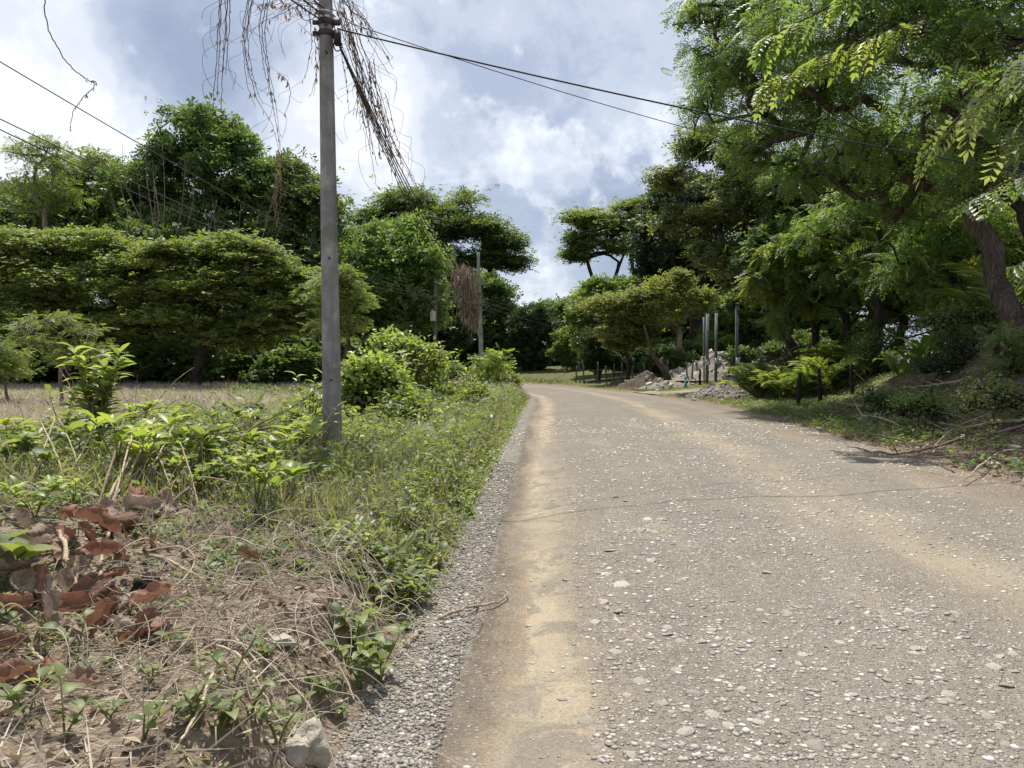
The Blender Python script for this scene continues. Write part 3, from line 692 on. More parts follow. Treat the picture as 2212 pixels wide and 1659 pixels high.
for k, (x, y, s) in enumerate(((-38, 62, 1.0), (-30, 66, 1.05), (-21, 66, .95), (-13, 64, .8), (-46, 56, 1.0), (-52, 70, 1.1), (-9, 74, .8), (-17, 58, .62), (-26, 54, .6), (-34, 52, .58))):
    copy_tree(T_b2, x, y, 1.1 + k * 1.7, (s, s, s * .92), 'dark tree standing deep inside the left wood, mostly hidden by nearer crowns', UG)
tree('understory_tree', 'dark low tree behind the transformer pole', 'tree', 900, 60, [(880, 700, 90, 60), (950, 720, 70, 60), (820, 740, 80, 50), (990, 700, 50, 60)], .2, 2, SPRAY, M['dark'], M['bark_dark'], 6500, .34, per=11, cr=.42, seed=37)
# shrubs in the shade along the far side of the field
g = np.random.default_rng(40)
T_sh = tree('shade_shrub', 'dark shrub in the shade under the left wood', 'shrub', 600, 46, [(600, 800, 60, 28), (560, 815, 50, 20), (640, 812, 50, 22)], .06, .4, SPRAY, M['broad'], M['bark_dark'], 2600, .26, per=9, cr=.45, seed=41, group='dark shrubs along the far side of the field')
for k in range(17):
    x = -34 + k * 1.75 + g.normal() * .5; y = 46.5 + g.random() * 5 - .0; s = .8 + .9 * g.random()
    copy_tree(T_sh, x, y, g.random() * 6.3, (s * 1.3, s, s * (.8 + .5 * g.random())), 'dark shrub in the shade under the left wood', 'dark shrubs along the far side of the field')
tree('sapling', 'light yellow-green sapling with open sprays at the left edge of the field', 'tree', 130, 26,
     [(60, 705, 50, 14), (120, 690, 55, 14), (190, 715, 45, 14), (100, 735, 60, 14), (200, 750, 40, 14), (150, 770, 45, 14)], .06, .9, PIN, M['umb'], M['bark_pale'], 650, .30, per=5, cr=.7, flatz=.5, flat=.9, seed=42, spread=.3)
tree('sapling', 'pale green bush cut by the left picture edge above the field', 'shrub', 15, 27,
     [(10, 760, 50, 30), (-20, 790, 50, 30), (30, 795, 40, 22)], .05, .7, PIN, M['umb'], M['bark_pale'], 800, .26, per=7, cr=.5, flatz=.6, flat=.7, seed=43)

# ------------------------------------------------------------------ the trees right of the road
tree('umbrella_tree', 'tall umbrella-crowned tree with many bare stems, right of the sky gap', 'tree', 1345, 66,
     [(1275, 475, 55, 24), (1330, 490, 70, 24), (1370, 452, 55, 20), (1400, 480, 50, 24), (1260, 520, 45, 20), (1245, 552, 34, 18), (1330, 535, 60, 20)], .15, 3.6, SPRAY, M['umb'], M['bark_dark'],
     9500, .31, per=14, cr=.46, flatz=.5, flat=.85, lower=.35, seed=51, stems=3, spread=.32)
tree('broadleaf_tree', 'big dark spreading tree behind the yellowing tree and the steel posts', 'tree', 1500, 56,
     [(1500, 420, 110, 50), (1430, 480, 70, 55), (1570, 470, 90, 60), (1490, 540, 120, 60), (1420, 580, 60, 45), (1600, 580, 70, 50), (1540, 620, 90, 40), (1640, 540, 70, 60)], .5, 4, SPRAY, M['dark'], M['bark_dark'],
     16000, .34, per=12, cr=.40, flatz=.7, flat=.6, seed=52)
tree('roadside_tree', 'leafy green tree at the left end of the right-hand row', 'tree', 1290, 54,
     [(1290, 630, 55, 32), (1350, 620, 60, 30), (1265, 680, 50, 38), (1320, 690, 70, 45), (1280, 740, 50, 30)], .18, 2.2, SPRAY, M['broad2'], M['bark'], 7500, .28, per=13, cr=.4, flat=.5, seed=53)
tree('yellowing_tree', 'low tree with yellowing fine foliage and pale crooked limbs by the steel posts', 'tree', 1500, 45,
     [(1440, 625, 65, 26), (1390, 650, 60, 30), (1300, 665, 45, 28), (1345, 650, 50, 24), (1470, 600, 36, 18), (1480, 660, 55, 22), (1420, 690, 80, 24), (1350, 690, 50, 22), (1520, 640, 35, 22), (1320, 720, 45, 20)], .17, 1.9, SPRAY, M['yell'], M['bark_pale'],
     6800, .21, per=12, cr=.42, flatz=.6, flat=.75, lower=.4, seed=54, wob=.2, spread=.34)
tree('roadside_tree', 'small fresh-green tree with a slim forked trunk below the yellowing tree', 'tree', 1355, 46,
     [(1350, 710, 50, 22), (1330, 740, 40, 18), (1385, 725, 40, 20)], .12, 1.6, SPRAY, M['umb'], M['bark'], 3200, .22, per=11, cr=.45, flatz=.6, flat=.8, seed=55)
tree('roadside_tree', 'dark dusty tree low behind the wire fence', 'tree', 1290, 49,
     [(1280, 740, 40, 28), (1300, 765, 45, 24), (1270, 785, 35, 18), (1330, 775, 40, 24), (1390, 775, 50, 24), (1440, 770, 50, 24)], .12, 1.4, SPRAY, M['dark'], M['bark_dark'], 6000, .22, per=11, cr=.42, seed=56)
tree('young_tree', 'bright young tree in the sun between the round tree and the fence', 'tree', 1225, 60,
     [(1225, 730, 28, 26), (1215, 760, 30, 24), (1235, 780, 30, 18)], .07, .8, SPRAY, M['umb'], M['bark'], 2200, .24, per=9, cr=.45, seed=57)
tree('roadside_tree', 'green tree behind the three steel posts', 'tree', 1620, 50,
     [(1620, 650, 80, 40), (1580, 690, 60, 40), (1680, 680, 80, 50), (1640, 730, 90, 40), (1550, 740, 60, 30)], .2, 2.2, SPRAY, M['broad2'], M['bark'], 7500, .28, per=12, cr=.42, seed=58)
tree('mid_tree', 'fine-leaved tree with a leaning dark trunk, right of the steel posts', 'tree', 1745, 36,
     [(1500, 330, 70, 40), (1450, 390, 60, 34), (1560, 300, 90, 50), (1620, 380, 100, 60), (1480, 470, 70, 40), (1560, 460, 80, 50), (1660, 480, 100, 60), (1600, 560, 90, 50), (1660, 620, 90, 50), (1540, 540, 60, 34), (1720, 400, 90, 70), (1740, 560, 80, 60)],
     .22, 3.2, SPRAY, M['olive'], M['bark_dark'], 14000, .22, per=10, cr=.38, flatz=.6, flat=.7, droop=.15, seed=59, lean=-.5, wob=.14)
tree('big_tree', 'large feathery tree with a thick reddish-brown trunk on the right bank', 'tree', 2228, 17,
     [(1560, 40, 110, 60, 8.0), (1640, 140, 120, 70, 7.0), (1560, 200, 90, 50, 10.0), (1740, 60, 150, 80, 2.5), (1900, 40, 170, 90, 2.0), (1700, 250, 130, 70, 8.0), (1850, 200, 160, 90, 5.5), (2050, 80, 180, 110, 1.0), (1800, 360, 140, 70, 6.5), (1960, 330, 160, 80, 4.0), (2120, 240, 150, 100, 2.0), (2180, 60, 150, 100, -1.0), (1900, -150, 300, 120, 2.0), (1650, -60, 160, 90, 7.0), (2200, -150, 300, 150, 0.0), (2350, 200, 220, 180, 1.0), (1980, 440, 110, 50, 5.0), (1860, 290, 120, 60, 2.5), (2020, 200, 130, 80, -2.0), (2150, 330, 120, 60, -1.0), (1740, 170, 110, 60, 6.5), (1600, 300, 70, 40, 11.0), (2080, 400, 100, 50, 1.0), (1530, 120, 70, 50, 9.0), (1515, 235, 60, 40, 10.0), (1500, 30, 55, 40, 9.0), (1640, 340, 80, 40, 8.0)],
     .23, 3.6, PINFINE, M['feather'], M['bark_red'], 14500, .44, per=9, cr=.38, flatz=.6, flat=.55, droop=.35, seed=60, lean=1.0, wob=.13, stems=2)
tree('mid_tree', 'bright leafy tree with long feather leaves in the middle of the right bank', 'tree', 1850, 31,
     [(1720, 600, 50, 30), (1770, 570, 60, 40), (1700, 640, 40, 24), (1830, 610, 70, 45), (1780, 650, 60, 26), (1900, 580, 90, 50), (1850, 500, 90, 50), (1960, 640, 80, 40), (1680, 540, 50, 34), (1750, 490, 70, 40), (1640, 600, 40, 24), (1900, 670, 60, 20), (1690, 690, 34, 16)], .16, 2.4, PINBIG, M['fresh'], M['bark_dark'], 2700, .54, per=7, cr=.42, flatz=.7, flat=.6, droop=.5, seed=61)
for k, (u, v, D, m, lab) in enumerate(((1900, 430, 28, 'feather', 'shaded tree behind the big trunk, in the middle of the right bank'), (2060, 500, 24, 'broad2', 'leafy tree left of the big trunk on the right bank'),
                                      (1760, 480, 33, 'broad', 'dark tree behind the leaning trunk on the right'), (2280, 420, 24, 'feather', 'leafy tree behind the big trunk at the right edge'),
                                      (1950, 560, 30, 'broad2', 'tree low at the back of the right bank'))):
    tree('bank_tree', lab, 'tree', u, D, [(u, v, 130, 70), (u - 80, v + 70, 120, 70), (u + 90, v + 60, 120, 70), (u, v + 140, 150, 70), (u - 40, v - 90, 110, 70)], .17, 3, PIN if k != 2 else SPRAY, M[m], M['bark_dark'],
         2900 if k != 2 else 8000, .42 if k != 2 else .3, per=9, cr=.42, flatz=.8, flat=.5, droop=.3, seed=70 + k)
RB = 'trees beyond the right bank'
for k, (x, y, s) in enumerate(((24, 40, .9), (31, 30, .9), (19, 52, .85), (28, 50, 1.0), (14, 66, .8), (23, 68, .95), (36, 42, 1.0), (24, 22, .8), (28, 12, .8), (34, 62, 1.1))):
    copy_tree(T_b2, x, y, .6 + k * 2.1, s, 'dark tree standing beyond the right bank, mostly hidden by nearer crowns', RB, z=Z(x, y) - .3)

# the wood closes in behind the bend
for k, (x, y, rz, sx, sz, lab) in enumerate(((-7, 82, .5, 1.0, 1.0, 'leafy tree at the back of the bend, behind the far concrete pole'), (-1.5, 84, 2.0, 1.0, .9, 'leafy tree straight behind the dark round tree at the bend'),
        (5, 80, 3.3, 1.0, .85, 'leafy tree just right of the dark round tree at the bend'), (10.5, 76, 4.4, 1.0, 1.0, 'leafy tree behind the left end of the wire fence'), (16, 72, 5.2, 1.1, 1.1, 'leafy tree behind the yellowing tree'), (21, 66, 1.2, 1.1, 1.1, 'leafy tree in the gap between the yellowing tree and the steel posts'))):
    copy_tree(T_mid, x, y, rz, (sx, sx, sz), lab)
g = np.random.default_rng(45)
for k in range(30):
    x = -9 + k * 1.05 + g.normal() * .4; y = 70 - .45 * max(0, x) * 1.6 + g.random() * 4; s_ = .8 + .8 * g.random()
    if k > 17: x = 9.5 + (k - 18) * 1.15; y = 52 - (k - 18) * .2 + g.random() * 3
    copy_tree(T_sh, x, y, g.random() * 6.3, (s_ * 1.2, s_, s_ * (1.0 + .6 * g.random())), 'dark shrub closing the view behind the bend' if k <= 17 else 'dark shrub behind the rubble heap and the fence', 'shrubs behind the bend' if k <= 17 else 'shrubs behind the rubble heap')

# boughs of near foliage reaching into the upper right corner
def bough(label, pts, r0, n, size, mat, seed, leaf=PINBIG, up=.0):
    g = np.random.default_rng(seed); P = np.array([at(*p) for p in pts]); base = P[0].copy()
    k = np.linspace(0, 1, 16); src = np.linspace(0, 1, len(P)); C = np.stack([np.interp(k, src, P[:, i]) for i in range(3)], 1) - base
    root = thing('hanging_bough', label, 'branch', base); mb = MB(); mb.tube(C, r0 * (1 - .8 * k) + .004, 6)
    q = g.random(n); pos = np.stack([np.interp(q, k, C[:, i]) for i in range(3)], 1)
    t = C[-1] - C[0]; t /= np.linalg.norm(t); sd = np.cross(t, [0, 0, 1.]); sg = np.where(g.random(n) < .5, 1, -1)[:, None]
    dr = t * .6 + sd * sg * (.7 + .3 * g.random((n, 1))) + g.normal(size=(n, 3)) * .25; dr[:, 2] -= .45
    for i in range(0, n, 2): mb.tube([pos[i], pos[i] + dr[i] / np.linalg.norm(dr[i]) * size * .8 - np.array([0, 0, .1 * size])], [.006, .002], 3, cap=False)
    mb.build('stem', M['bark'], root, True)
    V, Fc, rr = place(leaf, pos, dr, np.array([0, 0, 1.]) + g.normal(size=(n, 3)) * .35, size * (.7 + .6 * g.random(n)), g.random(n))
    tag(obj('foliage', mesh('foliage', V, Fc, M[mat], False, {'rnd': rr}), root), kind='stuff')
bough('leafy bough with yellowish feather leaves along the top of the picture', [(2000, -140, 15), (1800, 10, 15), (1640, 90, 15.3)], .035, 70, .46, 'feather', 81)
bough('leafy bough with yellowish feather leaves hanging below the top one', [(2000, 40, 15.5), (1780, 120, 15.5), (1640, 200, 15.8)], .03, 70, .46, 'fresh', 82)
bough('drooping bough with pale large leaves in the upper right corner', [(2330, 40, 7.2), (2160, 170, 7.2), (1990, 330, 7.4)], .02, 40, .34, 'weed', 83, PIN)
bough('drooping bough with pale leaves at the right picture edge', [(2420, 120, 7), (2260, 210, 7), (2150, 330, 7.2)], .02, 30, .34, 'weed', 84, PIN)
bough('leafy spray crossing in front of the big trunk', [(2330, 330, 10), (2200, 380, 10), (2080, 440, 10)], .02, 36, .36, 'feather', 85, PINFINE)

# ------------------------------------------------------------------ poles, cables, dry vines
def pole(label, u0, v0, u1, v1, D, r0, r1, clamps):
    b = at(u0, v0, D); b[2] = Z(b[0], D) - .3; top = at(u1, v1, D) - b
    root = thing('utility_pole', label, 'utility pole', b); mb = MB(); q = np.linspace(0, 1, 24)[:, None]
    mb.tube(q * top, r0 + (r1 - r0) * q[:, 0], 20); mb.build('shaft', M['concrete'], root, True)
    for v in clamps:
        k = (at(u1, v, D)[2] - b[2]) / top[2]; c = top * k; r = r0 + (r1 - r0) * k; m = MB()
        m.tube([c - [0, 0, .035], c + [0, 0, .035]], r + .012, 16); m.box(c + [r + .05, -.02, 0], (.09, .05, .06)); m.box(c + [-r - .04, -.02, 0], (.07, .03, .05))
        m.build('clamp', M['rust'], root)
    return root, b, top
P1, P1b, P1top = pole('near weathered concrete pole standing in the left weeds', 719, 962, 701, -150, 9.6, .122, .076, (50, 74))
m = MB(); a = np.linspace(0, 2 * math.pi, 22)
m.tube(np.stack([.16 + .05 * np.cos(a), -.12 + .02 * np.sin(a * 2), .06 * np.sin(a)], 1) + (at(735, 108, 9.6) - P1b) - [.16, 0, 0], .008, 5); m.build('cable_loop', M['cable'], P1, True)
m = MB(); m.box(at(729, 82, 9.5) - P1b, (.07, .1, .16)); m.build('junction_box', M['cable'], P1)
for v in (28, 40):
    c = at(702, v, 9.6) - P1b; m = MB(); m.tube([c - [0, 0, .012], c + [0, 0, .012]], .092, 16); m.build('tie_band', M['porcelain'], P1)
for v in (60, 120, 560, 820):
    c = at(704 + v * .016, v, 9.6) - P1b; m = MB(); m.tube([c + [.02, -.06, 0], c + [.02, -.135, 0]], .014, 6); m.build('bolt', M['rust'], P1)
P2, P2b, P2top = pole('far slim concrete pole beside the brown dead vines', 1042, 800, 1033, 545, 40, .14, .075, (636, 660))
m = MB()
for k in range(3):
    m.tube(np.stack([.12 * np.cos(a), .05 * np.sin(a), .14 * np.sin(a) + .02 * k], 1) + (at(1047 + 4 * k, 652 + 8 * k, 39.8) - P2b), .012, 4)
m.build('cable_loop', M['cable'], P2, True)
# wooden pole with a transformer
def transformer_pole():
    D = 50; b = at(939, 800, D); b[2] = Z(b[0], D); root = thing('transformer_pole', 'weathered wooden pole with a crossarm and a pale transformer', 'utility pole', b)
    m = MB(); top = at(941, 600, D) - b; m.tube([(0, 0, 0), top * .5, top], [.14, .125, .1], 10); m.build('shaft', M['wood_pole'], root, True)
    za = (at(940, 642, D) - b)[2]; m = MB(); m.box((0, -.14, za), (1.45, .1, .11)); arm = m.build('crossarm', M['wood_pole'], root)
    for x in (-.6, -.32, .36, .62):
        m = MB(); m.tube([(x, -.14, za + .05), (x, -.14, za + .12), (x, -.14, za + .22)], [.02, .055, .035], 8); m.build('insulator', M['porcelain' if x > .5 else 'rust'], root, True)
    for s in (-1, 1):
        m = MB(); m.tube([(s * .05, -.13, za - .5), (s * .45, -.15, za - .06)], .025, 4); m.build('brace', M['wood_pole'], root)
    zt = (at(940, 684, D) - b)[2]; m = MB(); m.tube([(-.06, -.36, zt - .3), (-.06, -.36, zt - .28), (-.06, -.36, zt + .26), (-.06, -.36, zt + .28), (-.06, -.36, zt + .33)], [.17, .19, .19, .21, .12], 16)
    tk = m.build('transformer', M['tank'], root, True); m = MB(); m.tube([(-.1, -.38, zt + .3), (-.1, -.38, zt + .46)], [.035, .025], 8); m.build('bushing', M['porcelain'], tk, True)
    m = MB(); m.box((-.04, -.2, zt), (.12, .14, .1)); m.build('bracket', M['rust'], root)
transformer_pole()

def sag_line(a, b, sag, n=28):
    q = np.linspace(0, 1, n)[:, None]; p = a * (1 - q) + b * q; p[:, 2] -= (4 * q * (1 - q))[:, 0] * sag; return p
def cable(label, a, b, sag, r, group=None, name='cable', mat='cable'):
    p = sag_line(np.array(a), np.array(b), sag); m = MB(); base = p[0].copy(); m.tube(p - base, r, 5)
    o = m.build(name, M[mat], None, True, base); return tag(o, label, 'cable', group)
e = at(2212, 357, 12.6); s_ = at(728, 62, 9.5)
cable('thick black cable crossing the road to the right-hand trees', s_, s_ + (e - s_) * 1.25, .16, .012)
e2 = at(1495, 263, 12); s2 = at(745, 46, 9.5)
cable('thin black cable running just under the thick one across the road', s2, s2 + (e2 - s2) * 1.7, .12, .006)
for k in range(5):
    cable('black cable of the bundle strung between the two concrete poles', at(722 + 3 * k, 74 + 7 * k, 9.5), at(1036, 632 + 5 * k, 40), .55 + .13 * k, .011 - .001 * k, 'cables between the two concrete poles')
for k in range(3):
    cable('black cable leaving the near pole toward the upper left', at(700, 18 + 14 * k, 9.5), at(480 - 60 * k, -260, 6), .1, .009, 'cables toward the upper left')
for k, (v0, v1, lab) in enumerate(((124, 640, 'uppermost of the thin power lines crossing the left wood'), (257, 640, 'middle one of the thin power lines crossing the left wood'), (276, 641, 'lowest of the thin power lines crossing the left wood'))):
    cable(lab, at(-120, v0 - 62 + 4 * k, 12), at(928 + 10 * k, v1, 50), .35 + .2 * k, .011)
cable('slack line running left from the transformer pole', at(939, 705, 50), at(560, 745, 47), .3, .014)
cable('second slack line left of the transformer pole, just above the bushes', at(939, 716, 50), at(560, 760, 47), .3, .016)
cable('diagonal stay wire from the transformer pole to the ground', at(941, 640, 50), at(800, 790, 46), .0, .012)
for k in range(3):
    cable('cable from the far concrete pole on toward the bend', at(1036, 640 + 9 * k, 40), at(1290, 690 + 12 * k, 75), .4, .012, 'cables beyond the far concrete pole')

def vine(label, guides, D, r, leaves, seed, mat='vine_dark', jit=.05, leafsize=.07, curls=0):
    """guides: list of (polyline, strands)"""
    g = np.random.default_rng(seed); base = at(*guides[0][0][0], D); root = thing('dry_vine', label, 'vine', base); m = MB(); pts = []
    for pl, n in guides:
        for k in range(n):
            P = np.array([at(p[0], p[1], D + (p[2] if len(p) > 2 else 0)) for p in pl]) - base
            P = P + np.cumsum(g.normal(size=P.shape) * jit * .35, axis=0) + g.normal(size=3) * jit * (n > 1)
            if k: P = P[:max(3, int(len(P) * (.6 + .5 * g.random())))]
            C = spline(P, 6 * len(P)); C = C + g.normal(size=C.shape) * .006
            m.tube(C, r * (1.1 - .6 * np.linspace(0, 1, len(C))), 4, cap=False); pts.append(C)
    A = np.concatenate(pts)
    for k in range(curls):
        c = A[g.integers(len(A))]; th = np.linspace(0, 2 + 4 * g.random(), 12); L = .12 + .3 * g.random(); dx = g.choice([-1, 1])
        m.tube(c + np.stack([dx * L * np.sin(th * .5), .03 * np.sin(th), -L * 1.1 * (1 - np.cos(th * .45)) - .05 * np.sin(th * 1.5)], 1), r * .45, 3, cap=False)
    m.build('stem', M[mat], root, True)
    i = g.integers(0, len(A), leaves); dr = g.normal(size=(leaves, 3)) * .35; dr[:, 2] -= 1
    V, Fc, rr = place(NARROW, A[i], dr, g.normal(size=(leaves, 3)), leafsize * (.5 + g.random(leaves)), g.random(leaves) * .5)
    tag(obj('dry_leaves', mesh('dry_leaves', V, Fc, M['hay'], False, {'rnd': rr}), root), kind='stuff')
vine('single long dry tendril curving down at the upper left', [([(92, -30), (102, 50), (128, 108), (160, 150), (190, 170), (206, 180), (182, 206), (158, 240), (150, 285)], 1)], 9, .007, 30, 91, jit=.01, leafsize=.04)
vine('straight strand of dry vines hanging over the tallest tree', [([(482, -30), (478, 60), (476, 130), (470, 210), (463, 285)], 2), ([(495, -30), (492, 60), (484, 160), (480, 235)], 3)], 11.5, .007, 50, 92, jit=.02, curls=6)
vine('looping bunch of dry vines left of the near pole', [([(545, -30), (530, 50), (528, 100), (540, 170), (560, 220), (585, 265), (600, 330)], 4), ([(575, -30), (560, 60), (572, 150), (585, 220), (598, 300), (604, 345)], 3),
     ([(600, 160), (622, 175), (627, 210), (615, 245)], 1)], 11.6, .006, 80, 93, jit=.035, curls=14)
vine('tangle of dry vines arching over toward the near pole top', [([(690, 15), (650, 5), (610, 20), (570, 45), (545, 80)], 4), ([(695, 0), (640, -15), (590, 10), (560, 10), (520, -20)], 4), ([(690, 60), (655, 70), (625, 45), (600, 60)], 2), ([(688, 50), (690, 120), (678, 190)], 3)], 9.5, .0045, 120, 94, jit=.06, curls=26)
vine('thick mass of dry vines trailing down the cable bundle by the near pole', [([(735, 0), (745, 60), (775, 150), (805, 230), (832, 300), (856, 355), (900, 450)], 12), ([(720, -20), (770, 30), (800, 80), (830, 110)], 5), ([(790, 150), (800, 230), (812, 310), (822, 390)], 8), ([(750, 60), (770, 160), (770, 240)], 6), ([(800, 200), (830, 290), (845, 370)], 7), ([(730, 10), (790, 60), (850, 150)], 3)], 10, .005, 220, 95, jit=.075, curls=50)
vine('yellowed vine ends trailing into the left wood below the looping bunch', [([(598, 330), (604, 380), (600, 430), (608, 480)], 5)], 20, .008, 60, 96, 'vine_tan', jit=.08, curls=12)
lm('hay2', 'dead vine brown', [(.13, .09, .065), (.19, .135, .10), (.26, .19, .14), (.33, .26, .2)], 1.1, trans=.25, rough=.6, spec=.2, glow=1.2, dry=True)
def vine_mass():
    g = np.random.default_rng(97); D = 40.2; c0 = at(998, 625, D); root = thing('dead_vine_mass', 'brown mass of dead vines hanging beside the far pole', 'vine', c0)
    n = 2100; q = g.random(n); x = g.normal(size=n) * .27 * (1.25 - .6 * q); y = g.normal(size=n) * .35; z = 1.15 - 2.5 * q ** 1.1 + .25 * g.normal(size=n)
    lob = vnoise(x * 3 + 7, q * 4, 3); z = z - .5 * lob * (x > .1); x = x + .35 * np.sin(q * 2.2) + .3 * (lob - .5); dr = g.normal(size=(n, 3)) * .28; dr[:, 2] -= 1
    V, Fc, rr = place(kite(.05, .01, 0), np.stack([x, y, z], 1), dr, g.normal(size=(n, 3)), .45 * (.4 + g.random(n)), g.random(n))
    tag(obj('dry_leaves', mesh('dry_leaves', V, Fc, M['hay2'], False, {'rnd': rr}), root), kind='stuff')
    m = MB()
    for k in range(14):
        p = np.array([g.normal() * .35, g.normal() * .3, .9]); C = p + np.stack([np.linspace(0, g.normal() * .3, 8), np.linspace(0, g.normal() * .2, 8), -np.linspace(0, 2.3 + g.random(), 8)], 1) + g.normal(size=(8, 3)) * .04
        m.tube(C, .012, 3, cap=False)
    m.tube(sag_line(np.array([-.5, 0, .9]), at(1033, 655, D) - c0, .1, 10), .02, 4)
    m.build('stem', M['vine_tan'], root)
vine_mass()

# ------------------------------------------------------------------ bushes on the left verge beyond the pole
def bush(label, u, v, blobs, leaf, mat, N, size, seed, r0=.04, bk='bark', flat=.4, name='bush', per=9, cr=.45, droop=.1, D=None, group=None, flatz=.9, fork=.35, stems=1, cat='bush', spread=.3):
    d = gnd(u, v)[1] if D is None else D
    return tree(name, label, cat, u, d, blobs, r0, fork, leaf, M[mat], M[bk], N, size, per=per, cr=cr, flatz=flatz, flat=flat, droop=droop, seed=seed, group=group, stems=stems, spread=spread)
TRI2 = KITE
bush('bushy regrowth with pale leaves on a thick cut trunk, right of the near pole', 800, 915, [(790, 800, 50, 30), (840, 815, 45, 32), (760, 830, 34, 28), (800, 845, 55, 26), (860, 850, 30, 24)], KITE, 'lime', 2100, .14, 101, .13, 'bark', fork=.55, stems=2)
bush('rounded glossy bush behind the regrowth on the cut trunk', 925, 868, [(905, 770, 42, 30), (945, 795, 36, 34), (880, 790, 40, 32), (915, 820, 55, 30), (860, 742, 26, 16)], KITE, 'fresh', 3000, .14, 102, .06)
bush('lime-topped shrub with arching tips above the glossy bush', 880, 872, [(860, 745, 36, 16), (900, 752, 40, 14), (935, 765, 30, 14), (830, 740, 22, 10)], KITE, 'lime', 800, .14, 103, .04, D=19.2)
bush('feathery yellow-green bush hiding the foot of the far pole', 1055, 838, [(1040, 790, 34, 22), (1065, 800, 30, 24), (1075, 770, 16, 16), (1030, 815, 36, 18), (1080, 825, 22, 14)], PIN, 'lime', 520, .34, 104, .03, flat=.6)
bush('half-dry brownish shrub between the glossy and the feathery bush', 1000, 862, [(990, 835, 30, 16), (1015, 845, 30, 14), (980, 850, 30, 12)], KITE, 'hay', 520, .12, 105, .02)
bush('green thicket low between the glossy bush and the road', 975, 880, [(960, 850, 30, 20), (1000, 860, 30, 16), (1030, 850, 24, 14)], KITE, 'fresh', 900, .12, 106, .02)
bush('small bright plant beside the foot of the near pole', 845, 925, [(840, 885, 34, 20), (880, 880, 30, 20), (905, 890, 26, 18)], KITE, 'fresh', 800, .12, 107, .02)
bush('weedy green clump at the end of the left verge by the bend', 1105, 842, [(1095, 818, 20, 12), (1115, 825, 16, 10)], KITE, 'fresh', 700, .14, 108, .02)
bush('yellow-green leafy tuft left of the far pole', 990, 830, [(985, 800, 26, 20), (965, 815, 24, 16)], KITE, 'broad2', 700, .14, 109, .02)
bush('grey-green bush in the dry field, half behind the near pole', 640, 850, [(640, 850, 34, 16), (600, 858, 30, 10)], KITE, 'weed', 900, .13, 110, .02, D=33)
bush('low pale bush in the dry field left of the near pole', 560, 850, [(555, 850, 44, 14), (520, 858, 30, 8)], KITE, 'weed', 900, .12, 111, .02, D=36)
bush('green leafy clump right behind the base of the near pole', 745, 935, [(690, 880, 34, 24), (650, 890, 40, 20), (730, 880, 26, 28)], KITE, 'fresh', 1100, .10, 112, .02, D=14)

# ------------------------------------------------------------------ right verge and lot
def arc_leaflets(g, C, n, L, w, spread, hang):
    """pairs of strap leaflets along a curved midrib"""
    k = np.linspace(.12, 1, n); src = np.linspace(0, 1, len(C)); P = np.stack([np.interp(k, src, C[:, i]) for i in range(3)], 1)
    T = np.gradient(P, axis=0); T /= np.linalg.norm(T, axis=1)[:, None]; sd = np.cross(T, [0, 0, 1.]); sd /= np.linalg.norm(sd, axis=1)[:, None] + 1e-6; up = np.cross(sd, T)
    out = []
    for sg in (-1, 1):
        dr = sd * sg * spread + T * .7 + up * .25 + g.normal(size=P.shape) * .08; dr[:, 2] -= hang
        out.append(place(kite(w, .02, -.15), P, dr, up, L * (1.15 - .6 * np.abs(k - .4)) * (.9 + .2 * g.random(n)), g.random(n)))
    V = np.concatenate([o[0] for o in out]); F_ = np.concatenate([out[0][1], out[1][1] + len(out[0][0])]); return V, F_, np.concatenate([o[2] for o in out])
FROND = []
for k in range(4):
    g = np.random.default_rng(120 + k); q = np.linspace(0, 1, 12); C = np.stack([q * 1.0 - .1 * q ** 3, .06 * np.sin(q * 3 + k), .95 * q - .62 * q ** 2.2], 1)
    V, F_, r_ = arc_leaflets(g, C, 20, .36, .09, 1, .2); m = MB(); m.add(V, f3=F_, r=r_); m.tube(C, .016 - .012 * q, 4, r=.8); FROND.append(m.mesh('frond', M['palm']))
def palm(label, x, y, n, size, seed, lean=.5, group='feathery palm clumps on the right verge'):
    g = np.random.default_rng(seed); root = thing('areca_palm', label, 'palm', (x, y, Z(x, y) - .02), 0, group)
    m = MB()
    for k in range(5):
        a = g.random() * 6.28; m.tube([(0.1 * math.cos(a), .1 * math.sin(a), 0), (.16 * math.cos(a), .16 * math.sin(a), .35 * size)], [.03, .022], 6)
    m.build('stem', M['stem'], root, True)
    for k in range(n):
        o = obj('frond', FROND[k % 4], root, (g.normal() * .12, g.normal() * .12, .25 * size * g.random())); o.rotation_euler = (g.normal() * .15, -.75 + .8 * g.random(), g.random() * 6.28)
        o.scale = (size * (.7 + .5 * g.random()),) * 3
for k, (u, v, D, n, s, lab) in enumerate(((1640, 845, 28.5, 15, 1.25, 'yellow-green palm clump right of the gravel pile'), (1690, 850, 27.5, 15, 1.2, 'second yellow-green palm clump from the gravel pile'), (1745, 850, 26.5, 15, 1.2, 'palm clump behind the two middle fence posts'),
                                      (1790, 845, 26, 14, 1.3, 'tallest palm clump, left of the dark rounded shrub'), (1660, 835, 30.5, 14, 1.3, 'palm clump at the back, nearest the branch pile'), (1810, 790, 28, 14, 1.4, 'palm clump standing behind the tallest one'))):
    palm(lab, (u - 1106) / F2 * D, D, n, s, 130 + k)
bush('dark rounded small-leaved shrub on the right bank', 1915, 838, [(1900, 740, 60, 40), (1950, 760, 60, 44), (1880, 780, 50, 36), (1930, 800, 70, 30), (1980, 780, 50, 36)], KITE, 'broad', 5600, .10, 141, .04, 'bark_dark', D=26.5, per=12, cr=.4)
